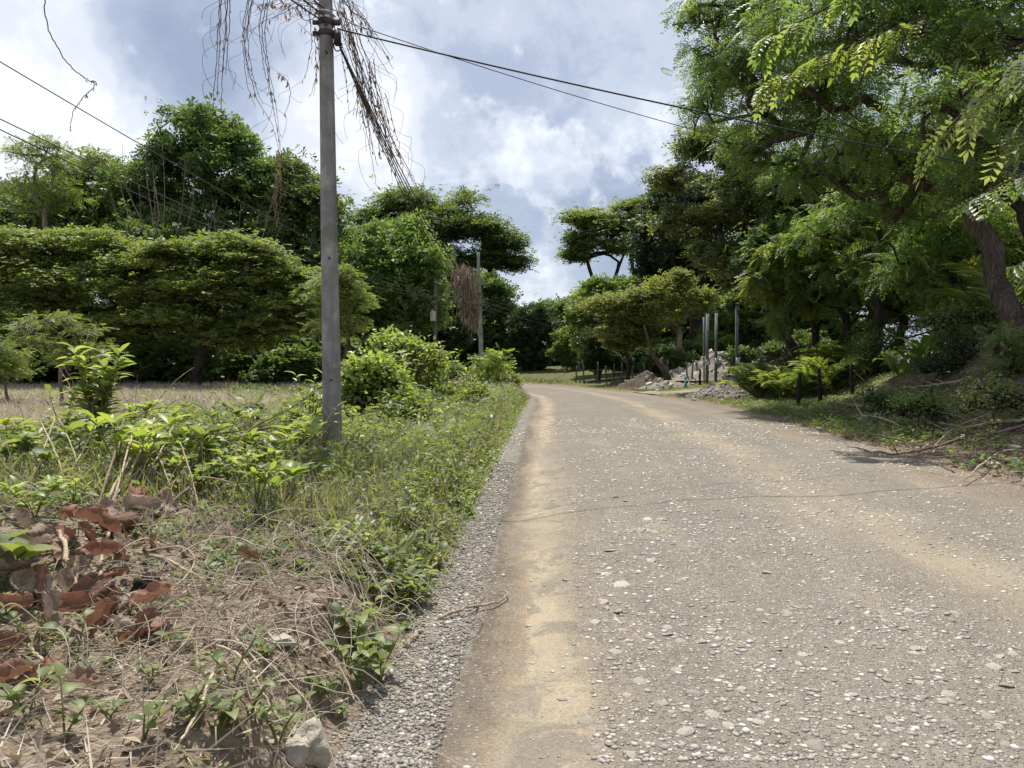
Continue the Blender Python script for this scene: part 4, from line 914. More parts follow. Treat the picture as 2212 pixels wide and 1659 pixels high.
bush('small sunlit shrub with little orange flowers left of the dark rounded shrub', 1815, 850, [(1815, 800, 26, 24), (1800, 825, 26, 20), (1835, 825, 24, 20), (1840, 775, 26, 18)], KITE, 'weed', 1300, .09, 142, .02, D=27.2)
bush('shaded twiggy shrub right of the dark rounded shrub', 2060, 830, [(2040, 790, 50, 30), (2085, 800, 40, 30), (2010, 800, 40, 26), (2080, 750, 50, 30)], KITE, 'dark', 2300, .09, 143, .03, 'bark_dark', D=18.5)
bush('light weedy thicket on the slope above the shaded shrub', 2110, 720, [(2080, 680, 60, 24), (2140, 670, 50, 24), (2030, 690, 40, 18)], KITE, 'weed', 1400, .11, 144, .02, D=20)
bush('green fern-like weeds at the foot of the big trunk', 2190, 770, [(2170, 740, 34, 14), (2210, 755, 34, 16), (2190, 790, 40, 14)], PIN, 'weed', 300, .26, 145, .01, D=15.8)
bush('low leafy shrub among the dead branches on the right bank', 1985, 900, [(1985, 868, 44, 22), (1950, 880, 30, 16), (2020, 880, 34, 18)], KITE, 'broad2', 900, .075, 148, .015, D=15.5)
bush('twiggy shrub at the right edge of the bank', 2150, 880, [(2140, 840, 46, 26), (2180, 860, 40, 22), (2105, 865, 30, 18)], KITE, 'weed', 900, .075, 149, .015, D=13.5)
bush('small dark shrub between the rocks and the last fence post', 1880, 880, [(1880, 855, 34, 18), (1905, 865, 26, 14)], KITE, 'broad', 700, .075, 150, .015, D=18)
bush('leafy undergrowth behind the branch pile', 1700, 800, [(1690, 760, 50, 24), (1740, 750, 50, 30), (1660, 775, 40, 20), (1600, 770, 40, 22)], SPRAY, 'broad', 2200, .22, 146, .03, 'bark_dark', D=38)
bush('dark undergrowth left of the rubble heap', 1450, 812, [(1440, 790, 50, 22), (1400, 795, 40, 16), (1480, 780, 40, 24)], SPRAY, 'broad', 1900, .22, 147, .03, 'bark_dark', D=45)
LEAFSTRAP = None
def strap_plant(label, u, v, D, n, L, seed):
    g = np.random.default_rng(seed); x = (u - 1106) / F2 * D; root = thing('strap_leaved_plant', label, 'plant', (x, D, Z(x, D)), 0, 'strap-leaved plants on the bank')
    global LEAFSTRAP
    if LEAFSTRAP is None:
        q = np.linspace(0, 1, 8); w = .085 * np.sin(np.pi * np.clip(q * .93 + .07, 0, 1)) ** .7; c = np.stack([q - .25 * q ** 3, 0 * q, .75 * q - .55 * q ** 2.4], 1)
        V = np.concatenate([c + np.stack([0 * q, w, .3 * w], 1), c, c + np.stack([0 * q, -w, .3 * w], 1)]); f = np.concatenate([np.stack([np.arange(7) + a, np.arange(7) + 1 + a, np.arange(7) + 9 + a, np.arange(7) + 8 + a], 1) for a in (0, 8)])
        LEAFSTRAP = mesh('leaf', V, f, M['palm'], True, {'rnd': np.full(24, .25)})
    for k in range(n):
        o = obj('leaf', LEAFSTRAP, root, (g.normal() * .1, g.normal() * .1, 0)); o.rotation_euler = (0, -.5 + .5 * g.random(), g.random() * 6.28); o.scale = (L * (.7 + .6 * g.random()),) * 3
for k, (u, v, D, lab) in enumerate(((1950, 700, 22, 'strap-leaved plant at the left end of the row on the bank'), (1995, 690, 22, 'strap-leaved plant second from the left on the bank'), (2040, 690, 22.3, 'strap-leaved plant in the middle of the sunny bank'), (2075, 690, 22.6, 'strap-leaved plant nearest the big trunk'), (1975, 680, 23.3, 'strap-leaved plant at the back of the row'))):
    strap_plant(lab, u, v, D, 14, 1.15, 150 + k)
# a palm behind the trunk, its yellow frond showing on both sides
palm('palm with a yellow frond half hidden behind the big trunk', (2165 - 1106) / F2 * 20, 20, 10, 2.2, 160, group=None)

def steel_post(label, u, D, v0, v1, wm, lean=0.):
    b = at(u, v0, D); b[2] = Z(b[0], D) - .05; h = at(u, v1, D)[2] - b[2]; root = thing('steel_post', label, 'post', b, .4, 'galvanised steel posts'); m = MB()
    for sx in (-1, 1): m.box((sx * wm / 2 + lean / 2, 0, h / 2), (.012, .09, h))
    m.box((lean / 2, .03, h / 2), (wm - .013, .012, h - .01)); m.build('channel', M['steel'], root)
    m = MB(); m.tube([(0, -.05, h * .75), (0, -.13, h * .75)], .05, 8); m.build('pipe_clip', M['steel'], root)
    m = MB(); m.tube([(-.02, -.06, .1), (-.02, -.06, h * .97)], .022, 6); m.build('conduit', M['steel'], root)
    m = MB(); m.box((0, -.09, 1.1), (.16, .1, .26)); m.build('meter_box', M['tank'], root)
steel_post('galvanised steel post in front, at the left of the three', 1527, 38, 834, 678, .12)
steel_post('slimmer steel post in the middle, beside the rubble heap', 1546, 38.5, 832, 676, .10)
steel_post('tallest steel post, right of the others beside the gravel pile', 1591, 37, 836, 660, .13)
m = MB(); b = at(1521, 834, 38.6); b[2] = Z(b[0], 38.6); m.tube([(0, 0, -.05), (-.05, 0, 3.3)], .04, 8); tag(m.build('steel_post', M['steel'], None, True, b), 'thin pipe leaning against the leftmost steel post', 'post')

def wood_post(label, u, D, v1, r, group, mat='wood_post', lean=0., h=None):
    x = (u - 1106) / F2 * D; b = np.array([x, D, Z(x, D) - .1]); h = at(u, v1, D)[2] - b[2] if h is None else h; m = MB(); g = np.random.default_rng(int(u))
    q = np.linspace(0, 1, 6)[:, None]; m.tube(q * np.array([lean, 0, h]) + g.normal(size=(6, 3)) * .012 * np.array([1, 1, 0]), r * (1.05 - .2 * q[:, 0]) * (1 + .1 * g.normal(size=6)), 7)
    return tag(m.build('fence_post', M[mat], None, True, b), label, 'fence post', group)
FP = 'dark wooden fence posts on the right verge'
wood_post('dark fence post nearest the palms, on the grass', 1726, 24, 806, .062, FP); wood_post('leaning dark fence post between two others by the palms', 1774, 24, 795, .066, FP, lean=-.1)
wood_post('dark fence post at the foot of the bank, highest of the three', 1842, 23.3, 785, .066, FP, lean=-.05); wood_post('short dark post between the steel posts', 1575, 38, 796, .07, FP); wood_post('dark post left of the leftmost steel post', 1512, 38, 797, .06, FP)
for k, u in enumerate((1244, 1262, 1290, 1310, 1325, 1345, 1365, 1392, 1440, 1485, 1495)):
    wood_post('thin pale post of the wire fence left of the rubble heap' if k not in (7,) else 'upright pale fence post beside the mud heap', u, 48 - (u - 1244) * .03, 785 + (k % 3) * 4, .05, 'thin posts of the far wire fence', 'wood_pole', .05 * (-1) ** k, h=1.15 + .12 * (k % 3))
for k, z in enumerate((.45, .8)):
    a, b = np.array([(1244 - 1106) / F2 * 48, 48, .0]), np.array([(1495 - 1106) / F2 * 40.5, 40.5, .0]); a[2] = Z(*a[:2]) + z; b[2] = Z(*b[:2]) + z
    cable('upper strand of the far wire fence' if k else 'lower strand of the far wire fence', a, b, .05, .006, None, 'fence_wire', 'rust')
a, b = at(1842, 800, 25), at(2100, 905, 11.5); b[2] = Z(*b[:2]) + .3
cable('slack fence wire running down the bank from the last dark post', a, b, .15, .006, None, 'fence_wire', 'rust')

# stones
def ico(sub_):
    t = (1 + 5 ** .5) / 2; v = np.array([(-1, t, 0), (1, t, 0), (-1, -t, 0), (1, -t, 0), (0, -1, t), (0, 1, t), (0, -1, -t), (0, 1, -t), (t, 0, -1), (t, 0, 1), (-t, 0, -1), (-t, 0, 1)], float)
    f = np.array([(0, 11, 5), (0, 5, 1), (0, 1, 7), (0, 7, 10), (0, 10, 11), (1, 5, 9), (5, 11, 4), (11, 10, 2), (10, 7, 6), (7, 1, 8), (3, 9, 4), (3, 4, 2), (3, 2, 6), (3, 6, 8), (3, 8, 9), (4, 9, 5), (2, 4, 11), (6, 2, 10), (8, 6, 7), (9, 8, 1)])
    v /= np.linalg.norm(v[0])
    for _ in range(sub_):
        vs = list(v); mid = {}; nf = []
        def mp(a, b):
            k = (min(a, b), max(a, b))
            if k not in mid: q = vs[a] + vs[b]; vs.append(q / np.linalg.norm(q)); mid[k] = len(vs) - 1
            return mid[k]
        for a, b, c in f:
            x, y, z = mp(a, b), mp(b, c), mp(c, a); nf += [(a, x, z), (b, y, x), (c, z, y), (x, y, z)]
        v = np.array(vs); f = np.array(nf)
    return v, f
I0, I1, I2, I3 = ico(0), ico(1), ico(2), ico(3)
OCTA = (np.array([(1, 0, 0), (0, 1, 0), (-1, 0, 0), (0, -1, 0), (.1, .1, 1), (0, 0, -1)], float), np.array([(0, 1, 4), (1, 2, 4), (2, 3, 4), (3, 0, 4), (1, 0, 5), (2, 1, 5), (3, 2, 5), (0, 3, 5)]))
def rock_shape(g, I, planes=9, rough=.06, flat=.6):
    v, f = I; v = v.copy(); n = g.normal(size=(planes, 3)); n /= np.linalg.norm(n, axis=1)[:, None]
    for k in range(planes):
        d = v @ n[k]; lim = .55 + .3 * g.random(); v = v - np.clip(d - lim, 0, None)[:, None] * n[k]
    v = v * (1 + rough * g.normal(size=(len(v), 1))) * np.array([1, .65 + .4 * g.random(), flat]); return v, f
def heap_mesh(g, rx, ry, h, n=40, rough=.1, seed=1, sharp=1.):
    a = np.linspace(-1.15, 1.15, n); X, Y = np.meshgrid(a, a); r = np.hypot(X, Y) + .25 * (fbm(X * 2 + 5, Y * 2, seed) - .5)
    z = h * np.clip(1 - r, 0, 1) ** sharp + rough * h * (fbm(X * 6, Y * 6, seed + 3) - .5) * (r < 1) + rough * .6 * h * (vnoise(X * 17, Y * 17, seed + 5) - .5) * (r < 1) - .06 * (r >= 1)
    return np.stack([X.ravel() * rx, Y.ravel() * ry, z.ravel()], 1), grid_faces(n, n)
STONES = []
for k in range(8):
    g = np.random.default_rng(200 + k); v, f = rock_shape(g, I1, 8, .05, .55); STONES.append(mesh('stone', v, f, M['stone'], False, {'rnd': np.full(len(v), k / 7)}))
ROCKS = []
for k in range(5):
    g = np.random.default_rng(220 + k); v, f = rock_shape(g, I2, 10, .05, .75); ROCKS.append(mesh('stone', v, f, M['rock'], False, {'rnd': np.full(len(v), .5 + k / 10)}))
def pebbles(g, pos, size, base=.4, tall=.6):
    n = len(pos); v, f = OCTA; vv = v[None] * (size[:, None, None] * (.75 + .7 * g.random((n, 1, 3)))) * np.array([1, 1, tall]) * (1 + .18 * g.normal(size=(n, 6, 1)))
    a = g.random(n) * 6.28; c, s = np.cos(a)[:, None], np.sin(a)[:, None]; vv = np.stack([vv[..., 0] * c - vv[..., 1] * s, vv[..., 0] * s + vv[..., 1] * c, vv[..., 2]], 2)
    return (vv + pos[:, None]).reshape(-1, 3), (f[None] + (np.arange(n) * 6)[:, None, None]).reshape(-1, 3), np.repeat(np.clip(g.random(n) * .8 + .1, 0, 1), 6)
def gravel_pile():
    c = gnd(1560, 858); g = np.random.default_rng(230); root = thing('gravel_pile', 'small cone of grey gravel dumped at the side track', 'gravel pile', c)
    v, f = heap_mesh(g, 1.75, 1.3, .78, 60, .07, 7, .9); v[:, 0] += .3; obj('mound', mesh('mound', v, f, M['pile'], True, {'rnd': np.clip(.3 + .5 * np.random.default_rng(3).random(len(v)), 0, 1)}), root)
    n = 2600; i = g.integers(0, len(v), n); p = v[i] + g.normal(size=(n, 3)) * [.03, .03, .004]; p = p[p[:, 2] > .01]; V, Fc, r = pebbles(g, p, .02 + .02 * g.random(len(p)))
    tag(obj('gravel', mesh('gravel', V, Fc, M['pile'], False, {'rnd': r}), root), kind='stuff')
t = NT('dark gravel'); M['pile'] = t.out(t.ramp(t.attr('rnd'), [(0, (.10, .09, .08)), (.5, (.19, .17, .15)), (1, (.34, .31, .28))]), .9, None, .2)
gravel_pile()
M['crushed'] = plain('crushed limestone', (.23, .205, .172), .95, 0, .5, 7, .1)
M['mud'] = plain('heaped earth', (.10, .078, .06), .95, 0, .5, 6, .1)
def heap(name, label, cat, u, v, rx, ry, h, mat, stones, sseed, ssize, D=None):
    c = gnd(u, v) if D is None else at(u, v, D); c[2] = Z(c[0], c[1]) - .02; g = np.random.default_rng(sseed); root = thing(name, label, cat, c)
    w, f = heap_mesh(g, rx, ry, h, 34, .35, sseed); obj('mound', mesh('mound', w, f, M[mat], False, {'rnd': np.full(len(w), .5)}), root)
    for k in range(stones):
        i = g.integers(0, len(w)); 
        if w[i][2] < 0: continue
        o = obj('stone', ROCKS[k % 5], root, w[i] + [0, 0, .02]); s = ssize * (.4 + g.random() ** 2 * 1.4); o.scale = (s, s, s); o.rotation_euler = tuple(g.random(3) * 6.28)
heap('rubble_heap', 'tall heap of white limestone rubble behind the steel posts', 'rubble heap', 1560, 822, 3.1, 2.2, 1.55, 'crushed', 280, 241, .17, D=42)
heap('mud_heap', 'low heap of dug brown earth in front of the leaning stump', 'earth heap', 1395, 826, 1.6, 1.2, .85, 'mud', 26, 242, .10, D=40)
heap('rubble_heap', 'low scatter of pale stones between the mud heap and the steel posts', 'rubble heap', 1450, 830, 1.7, .8, .35, 'crushed', 50, 243, .12, D=39)
heap('mud_heap', 'small clod of brown earth left of the mud heap', 'earth heap', 1338, 808, .7, .5, .5, 'mud', 8, 244, .08, D=44)

def branchy(name, label, cat, pts, r, mat, seed, twigs=8, tl=.6, group=None, ground=True, lift=.03):
    """a lying branch: polyline of (x, y[, extra height]) on the ground with side twigs"""
    g = np.random.default_rng(seed); P = np.array([[p[0], p[1], (float(surf(p[0], p[1])) if ground else 0) + (p[2] if len(p) > 2 else lift)] for p in pts]); base = P[0].copy(); C = spline(P - base, 6 * len(P)); C = C + g.normal(size=C.shape) * r * .35
    root = thing(name, label, cat, base, 0, group); m = MB(); q = np.linspace(0, 1, len(C)); m.tube(C, r * (1 - .7 * q), 6); m.build('limb', M[mat], root, True)
    if twigs:
        for k in range(twigs):
            i = g.integers(2, len(C) - 1); t = C[min(i + 1, len(C) - 1)] - C[i - 1]; t /= np.linalg.norm(t) + 1e-9; d = t * .7 + g.normal(size=3) * .5; d[2] = abs(d[2]) * .6; L = tl * (.4 + .8 * g.random())
            m = MB(); S = spline(C[i] + np.linspace(0, 1, 4)[:, None] * d * L + g.normal(size=(4, 3)) * .06 * L * np.linspace(0, 1, 4)[:, None], 9); m.tube(S, r * .42 * (1 - .75 * np.linspace(0, 1, 9)), 4); m.build('twig', M[mat], root, True)
    return root
# stump leaning by the mud heap, brush pile behind the palms
b = at(1445, 828, 40.5); b[2] = Z(*b[:2]); m = MB(); m.tube(np.array([(0, 0, -.1), (-.1, 0, .5), (-.35, 0, 1.0), (-.8, .1, 1.5), (-1.1, .1, 2.4), (-1.3, .1, 3.2)]), [.26, .2, .17, .1, .07, .04], 8); st = thing('leaning_stump', 'leaning broken tree stump with torn bark beside the mud heap', 'stump', b)
m.build('trunk', M['bark'], st, True); m = MB(); m.tube(np.array([(-.3, 0, .95), (-.45, .1, 1.35), (-.3, .1, 1.5)]), [.12, .09, .05], 6); m.build('broken_limb', M['bark_pale'], st, True)
g = np.random.default_rng(250)
for k in range(12):
    D = 33 + g.random() * 5; u = 1590 + g.random() * 110; x = (u - 1106) / F2 * D; a = g.random() * 6.28; L = 1.0 + 1.4 * g.random()
    branchy('cut_branch', 'bare cut branch in the brush pile behind the palms', 'branch', [(x, D, .3 + .5 * g.random()), (x + L * .5 * math.cos(a), D + .4 * math.sin(a), .7 + .8 * g.random()), (x + L * math.cos(a), D + .8 * math.sin(a), .6 + 1.0 * g.random())], .045, 'bark_pale' if k % 2 else 'bark_red', 260 + k, 5, .7, 'branches of the brush pile')
# pipe stub with a bend
b = gnd(1481, 838); pr = thing('pipe_stub', 'white and teal plastic pipe stub with a bend, by the side track', 'pipe', b); m = MB(); m.tube([(0, 0, 0), (0, 0, .30)], .07, 12); m.build('lower_sleeve', M['teal'], pr, True)
m = MB(); m.tube([(0, 0, .30), (0, 0, .55), (-.03, 0, .63), (-.12, 0, .67), (-.2, 0, .64)], .065, 12); m.build('elbow', M['pvc'], pr, True); m = MB(); m.tube([(0, 0, .42), (0, 0, .5)], .075, 12); m.build('band', M['teal'], pr, True)

# ------------------------------------------------------------------ stones of the road
def road_stones():
    g = np.random.default_rng(300)
    big = [(1760, 1612, 62), (1268, 1560, 46), (1215, 1512, 30), (1245, 1505, 26), (1382, 1480, 34), (1540, 1545, 44), (1575, 1570, 36), (1400, 1122, 34), (1360, 1150, 30), (1385, 1148, 34), (1412, 1150, 26), (1330, 1150, 22), (1425, 1122, 20), (1285, 1345, 34), (1345, 1265, 50), (1310, 1240, 30),
           (1320, 1610, 36), (1290, 1622, 34), (1500, 1500, 40), (1430, 1520, 36), (1480, 1585, 44), (1370, 1640, 40), (1640, 1560, 40), (1600, 1490, 34), (1700, 1590, 32), (1225, 1255, 24), (1262, 1225, 20), (1440, 1370, 34), (1470, 1390, 26), (1360, 1395, 22), (1300, 1300, 24),
           (1840, 1500, 26), (1960, 1480, 22), (1900, 1400, 20), (2050, 1560, 26), (2120, 1500, 18), (1660, 1330, 20), (1320, 1190, 34), (1405, 1215, 28), (1480, 1250, 24), (1550, 1290, 22), (1240, 1080, 18), (1290, 1040, 20), (1330, 1075, 18)]
    n = 0
    def put(x, y, r, k):
        o = obj('stone', STONES[k % 8], ROAD, (x, y, float(surf(x, y)) - r * .02)); o.scale = (r, r * (.8 + .5 * g.random()), r * (.32 + .3 * g.random())); o.rotation_euler = (g.normal() * .15, g.normal() * .15, g.random() * 6.28)
    for u, v, w in big:
        p = gnd(u, v); put(p[0], p[1], w * p[1] / F2 * .5, n); n += 1
    while n < 300:
        s = 2.95 + 15 * g.random() ** 1.7; a = 1.08 + 4.6 * g.random(); near = g.random() < .4
        if near: s = 2.95 + 1.9 * g.random(); a = 1.15 + 2.2 * g.random() 
        if not near and g.random() > math.exp(-((a - 2.3) / 1.25) ** 2) + .22: continue
        if vnoise(a * 1.1, s * .9, 17) < (.3 if near else .48): continue
        w = float(half_w(s)); x, y = road_point(a - w, s); r = .011 + .028 * g.random() ** 2.6 + .0017 * s; put(float(x), float(y), r, n); n += 1
    N = 34000; s = 2.85 + 17 * g.random(N) ** 1.9; a = 6.6 * g.random(N); keep = (a < .33) | (a > 1.0) | (g.random(N) < .10); keep &= (g.random(N) < np.where(a < .33, 1, np.clip(fbm(a * 1.7, s * .9, 18) * 2.6 - .75, .08, 1))); s, a = s[keep], a[keep]
    x, y = road_point(a - half_w(s), s); r = (.0045 + .014 * g.random(len(s)) ** 2.4) * (1 + .07 * s); V, Fc, rr = pebbles(g, np.stack([x, y, surf(x, y) - r * .02], 1), r, tall=.42)
    tag(obj('gravel', mesh('gravel', V, Fc, M['gravel'], False, {'rnd': np.clip(rr * .8 + .08 + (r / .03).repeat(6) * .35, 0, 1)}), ROAD), kind='stuff')
    # loose shoulder gravel along the cut edge
    N = 9000; s = 2.7 + 9 * g.random(N) ** 1.7; a = -.10 + .46 * g.random(N) ** .9; x, y = road_point(a - half_w(s), s); r = (.004 + .008 * g.random(N) ** 2) * (1 + .05 * s)
    V, Fc, rr = pebbles(g, np.stack([x, y, surf(x, y) + r * .2], 1), r); tag(obj('shoulder_gravel', mesh('shoulder_gravel', V, Fc, M['gravel'], False, {'rnd': rr * .8}), ROAD), kind='stuff')
road_stones()

# ------------------------------------------------------------------ ground cover nobody could count
def scatter_left(g, n, d0, d1, s0, s1, pw=1.4, pd=1.):
    s = s0 + (s1 - s0) * g.random(n) ** pw; d = d0 + (d1 - d0) * g.random(n) ** pd; x, y = road_point(-half_w(s) - d, s); return x, y, d, s
def blades(name, x, y, h, mat, g, label, lay=.3, w=.05, zoff=0., rnd=None, cat=None, lift=None):
    q_ = by_pole(x, y) | (lay >= .9); x, y, h = x[q_], y[q_], h[q_]
    n = len(x); dr = g.normal(size=(n, 3)) * np.array([1, 1, .25]) * lay; dr[:, 2] += np.where(lay > .9, .12 + .25 * g.random(n), 1)
    z = land(x, y) + zoff + (0 if lift is None else lift)
    V, Fc, rr = place(blade(w, .0 if lay >= .9 else .09), np.stack([x, y, z], 1), dr, g.normal(size=(n, 3)) + np.array([0, -.3, .6]), h, g.random(n) if rnd is None else rnd)
    tag(obj(name, mesh(name, V, Fc, mat, False, {'rnd': rr})), label, cat, None, 'stuff')
PX, PY = float(P1b[0]), float(P1b[1])
def by_pole(x, y): return (np.abs(x - PX * y / PY) > .28) | (y > PY + .1) | (y < PY - 1.3)      # trampled bare ground before the pole's foot
def weeds(name, x, y, k, h, size, mat, g, label, tpl=KITE):
    q_ = by_pole(x, y); x, y = x[q_], y[q_]; h = h[q_]
    """small leafy plants: k leaves on each of the points, within height h"""
    n = len(x); X = np.repeat(x, k) + g.normal(size=n * k) * np.repeat(h, k) * .35; Y = np.repeat(y, k) + g.normal(size=n * k) * np.repeat(h, k) * .35
    z = land(X, Y) + np.repeat(h, k) * g.random(n * k); a = g.random(n * k) * 6.28; dr = np.stack([np.cos(a), np.sin(a), .25 + .4 * g.normal(size=n * k)], 1)
    V, Fc, rr = place(tpl, np.stack([X, Y, z], 1), dr, np.array([0, 0, 1.]) + g.normal(size=(n * k, 3)) * .35, size * (.5 + g.random(n * k)), np.clip(np.repeat(g.random(n), k) * .6 + .4 * g.random(n * k), 0, 1))
    tag(obj(name, mesh(name, V, Fc, mat, False, {'rnd': rr})), label, None, None, 'stuff')
g = np.random.default_rng(400)
# green grass and creepers of the left verge
x, y, d, s = scatter_left(g, 36000, .02, 4.5, 5.2, 32, 1.3); k = (fbm(x * .9, y * .8, 5) > .42) | (d < .5); x, y, s = x[k], y[k], s[k]
blades('grass', x, y, (.08 + .22 * g.random(len(x)) ** 1.4) * (1 + .02 * s), M['grass'], g, 'green and dry grass blades along the left verge', .6, .028)
x, y, d, s = scatter_left(g, 7000, .05, 4.5, 4.5, 30, 1.3); blades('straw', x, y, (.14 + .22 * g.random(len(x))), M['straw'], g, 'dry upright and fallen stalks among the left verge weeds', .8, .012)
x, y, d, s = scatter_left(g, 6400, .0, 4.2, 4.2, 34, 1.25); k = (fbm(x * .8, y * .7, 6) > .45) | ((d < .6) & (s > 4.6)); x, y, s = x[k], y[k], s[k]
weeds('creeping_weeds', x, y, 7, (.06 + .26 * g.random(len(x)) ** 1.5 + .005 * s) * sstep(3.5, 7, s), .058, M['weed'], g, 'low creeping weeds with small leaves on the left verge')
x, y, d, s = scatter_left(g, 1500, -.02, .55, 4.6, 30, 1.2); weeds('creeping_weeds', x, y, 9, .06 + .13 * g.random(len(x)), .055, M['fresh'], g, 'leafy green fringe hanging over the road edge')
x, y, d, s = scatter_left(g, 1500, .15, 4.0, 2.2, 6.2, 1.); k = fbm(x * 1.5, y * 1.5, 15) > .42; x, y = x[k], y[k]; weeds('creeping_weeds', x, y, 6, .03 + .06 * g.random(len(x)), .030, M['weed'], g, 'sparse small seedlings on the bare soil in front')
# straw, stalks and litter of the bare foreground
x, y, d, s = scatter_left(g, 34000, .12, 5.2, 1.9, 10.5, 1.2); k = fbm(x * 1.3, y * 1.3, 7) > .36; x, y = x[k], y[k]
blades('straw', x, y, .06 + .20 * g.random(len(x)) ** 1.6, M['straw'], g, 'dry straw lying over the bare soil in front', 1.3, .018, .004)
x, y, d, s = scatter_left(g, 9000, .1, 4.5, 2.0, 9, 1.1); blades('leaf_litter', x, y, .02 + .05 * g.random(len(x)), M['litter'], g, 'crumbled brown leaf bits on the soil in front', 1.5, .34, .006)
x, y, d, s = scatter_left(g, 4200, .0, 3.5, 2.0, 6.5, 1.1); r = .003 + .010 * g.random(len(x)) ** 2.5
V, Fc, rr = pebbles(g, np.stack([x, y, land(x, y) + r * .2], 1), r); tag(obj('pebbles', mesh('pebbles', V, Fc, M['gravel'], False, {'rnd': np.clip(rr + .15, 0, 1)})), 'small pale pebbles in the bare soil in front', None, None, 'stuff')
def runners():
    m = MB()
    for k in range(430):
        s = 2.6 + 4.5 * g.random(); d = .05 + 1.0 * g.random() if k % 2 else .15 + 1.6 * g.random(); a = g.random() * 6.28; L = .25 + .8 * g.random(); q = np.linspace(0, 1, 9); bend = g.normal() * 1.4
        x, y = road_point(-half_w(s) - d, s); X = float(x) + np.cumsum(np.cos(a + bend * q)) * L / 9; Y = float(y) + np.cumsum(np.sin(a + bend * q)) * L / 9
        z = np.maximum.accumulate(land(X, Y)) * .35 + land(X, Y) * .65 + .012 + (.16 * g.random()) * np.sin(q * np.pi) + .01 * g.normal(size=9)
        m.tube(spline(np.stack([X, Y, z], 1), 16), (.0014 + .0020 * g.random()), 3, r=.2 + .8 * g.random(), cap=False)
    tag(m.build('dry_runners', M['straw'], None, True), 'tangle of thin dry runners hanging over the cut bank edge', None, None, 'stuff')
runners()
x, y, d, s = scatter_left(g, 260, .5, 4.2, 7, 26, 1.1); weeds('creeping_weeds', x, y, 6, .25 + .3 * g.random(len(x)), .20, M['weed'], g, 'feather-leaved weeds standing in the left verge', PIN)
x, y, d, s = scatter_left(g, 300, .3, 4.2, 8, 28, 1.1); weeds('creeping_weeds', x, y, 12, .22 + .3 * g.random(len(x)), .085, M['fresh'], g, 'taller leafy weeds standing in the left verge')
x, y, d, s = scatter_left(g, 420, 1.3, 5.2, 6.2, 11.5, 1.); weeds('creeping_weeds', x, y, 11, .16 + .22 * g.random(len(x)), .085, M['fresh'], g, 'leafy undergrowth filling the thicket between the shrubs')
x, y, d, s = scatter_left(g, 260, 1.3, 5.2, 5.8, 11.5, 1.); weeds('creeping_weeds', x, y, 10, .12 + .2 * g.random(len(x)), .075, M['weed'], g, 'grey-green undergrowth of the thicket')
def thicket_twigs():
    m = MB()
    for k in range(300):
        s = 5.6 + 5.5 * g.random(); d = 1.3 + 4 * g.random(); x, y = road_point(-half_w(s) - d, s); x, y = float(x), float(y); a = g.random() * 6.28; L = .35 + .8 * g.random(); el = .1 + .8 * g.random() ** 1.5
        e_ = np.array([math.cos(a) * math.cos(el), math.sin(a) * math.cos(el), math.sin(el)]) * L; q = np.linspace(0, 1, 5)[:, None]; C = np.array([x, y, Z(x, y) + .02]) + q * e_ + g.normal(size=(5, 3)) * .03 * L * q
        m.tube(spline(C, 9), (.0025 + .004 * g.random()) * (1.1 - .6 * np.linspace(0, 1, 9)), 4, r=g.random(), cap=False)
    tag(m.build('thicket_twigs', M['stick'], None, True), 'tangle of dry twigs in the thicket left of the near pole', None, None, 'stuff')
thicket_twigs()
# dry grass of the field
n = 42000; y = 12 + 33 * g.random(n) ** .9; x = -2.5 - (y * .72) * g.random(n); t, s = road_coords(x, y); d = -t - half_w(s); k = (d > 4.2); x, y = x[k], y[k]
blades('field_grass', x, y, (.14 + .2 * g.random(len(x))) * (.5 + 1.2 * fbm(x * .35, y * .35, 9)), M['field'], g, 'pale brown dry grass covering the field', .9, .05)
x, y, d, s = scatter_left(g, 900, 4.2, 26, 14, 44, .9); weeds('creeping_weeds', x, y, 7, .10 + .16 * g.random(len(x)), .12, M['weed'], g, 'scattered green weeds in the dry field')
# right side
def scatter_right(g, n, e0, e1, s0, s1, pw=1.):
    s = s0 + (s1 - s0) * g.random(n) ** pw; e_ = e0 + (e1 - e0) * g.random(n); x, y = road_point(half_w(s) + e_, s); return x, y, e_, s
x, y, e_, s = scatter_right(g, 22000, .15, 5.5, 15, 42, 1.2); k = ((e_ < 2.8) | (s > 24)) & (fbm(x * .7, y * .7, 10) > .36) & ~((np.abs(y - 34.6 - (x - 6) * .3) < 1.6) & (x > 5)); x, y = x[k], y[k]
blades('grass', x, y, .06 + .10 * g.random(len(x)), M['grass'], g, 'short sunlit grass of the right verge', .5, .06)
x, y, e_, s = scatter_right(g, 2600, .3, 5, 14, 30, 1.); weeds('creeping_weeds', x, y, 6, .04 + .08 * g.random(len(x)), .07, M['weed'], g, 'low leafy weeds in the right verge grass')
x, y, e_, s = scatter_right(g, 12000, .12, 7, 5.5, 20, 1.); blades('leaf_litter', x, y, .04 + .07 * g.random(len(x)), M['litter'], g, 'fallen leaf litter under the trees of the right bank', 1.4, .34, .006)
x, y, e_, s = scatter_right(g, 1900, .25, 6, 6, 19, 1.); k = fbm(x * .8, y * .8, 12) > .46; x, y = x[k], y[k]; weeds('creeping_weeds', x, y, 9, .08 + .22 * g.random(len(x)), .075, M['broad2'], g, 'shaded green weeds on the right bank')
x, y, e_, s = scatter_right(g, 2600, .1, 6, 5.5, 18, 1.); blades('straw', x, y, .12 + .3 * g.random(len(x)), M['straw'], g, 'dry stalks strewn on the right bank', 1.2, .012, .02)
n = 3000; a = 46 + 36 * g.random(n); x, y = road_point(half_w(a) + .2 + 3 * g.random(n), a); blades('grass', x, y, .12 + .15 * g.random(n), M['grass'], g, 'grass along the outside of the bend', .5, .09)

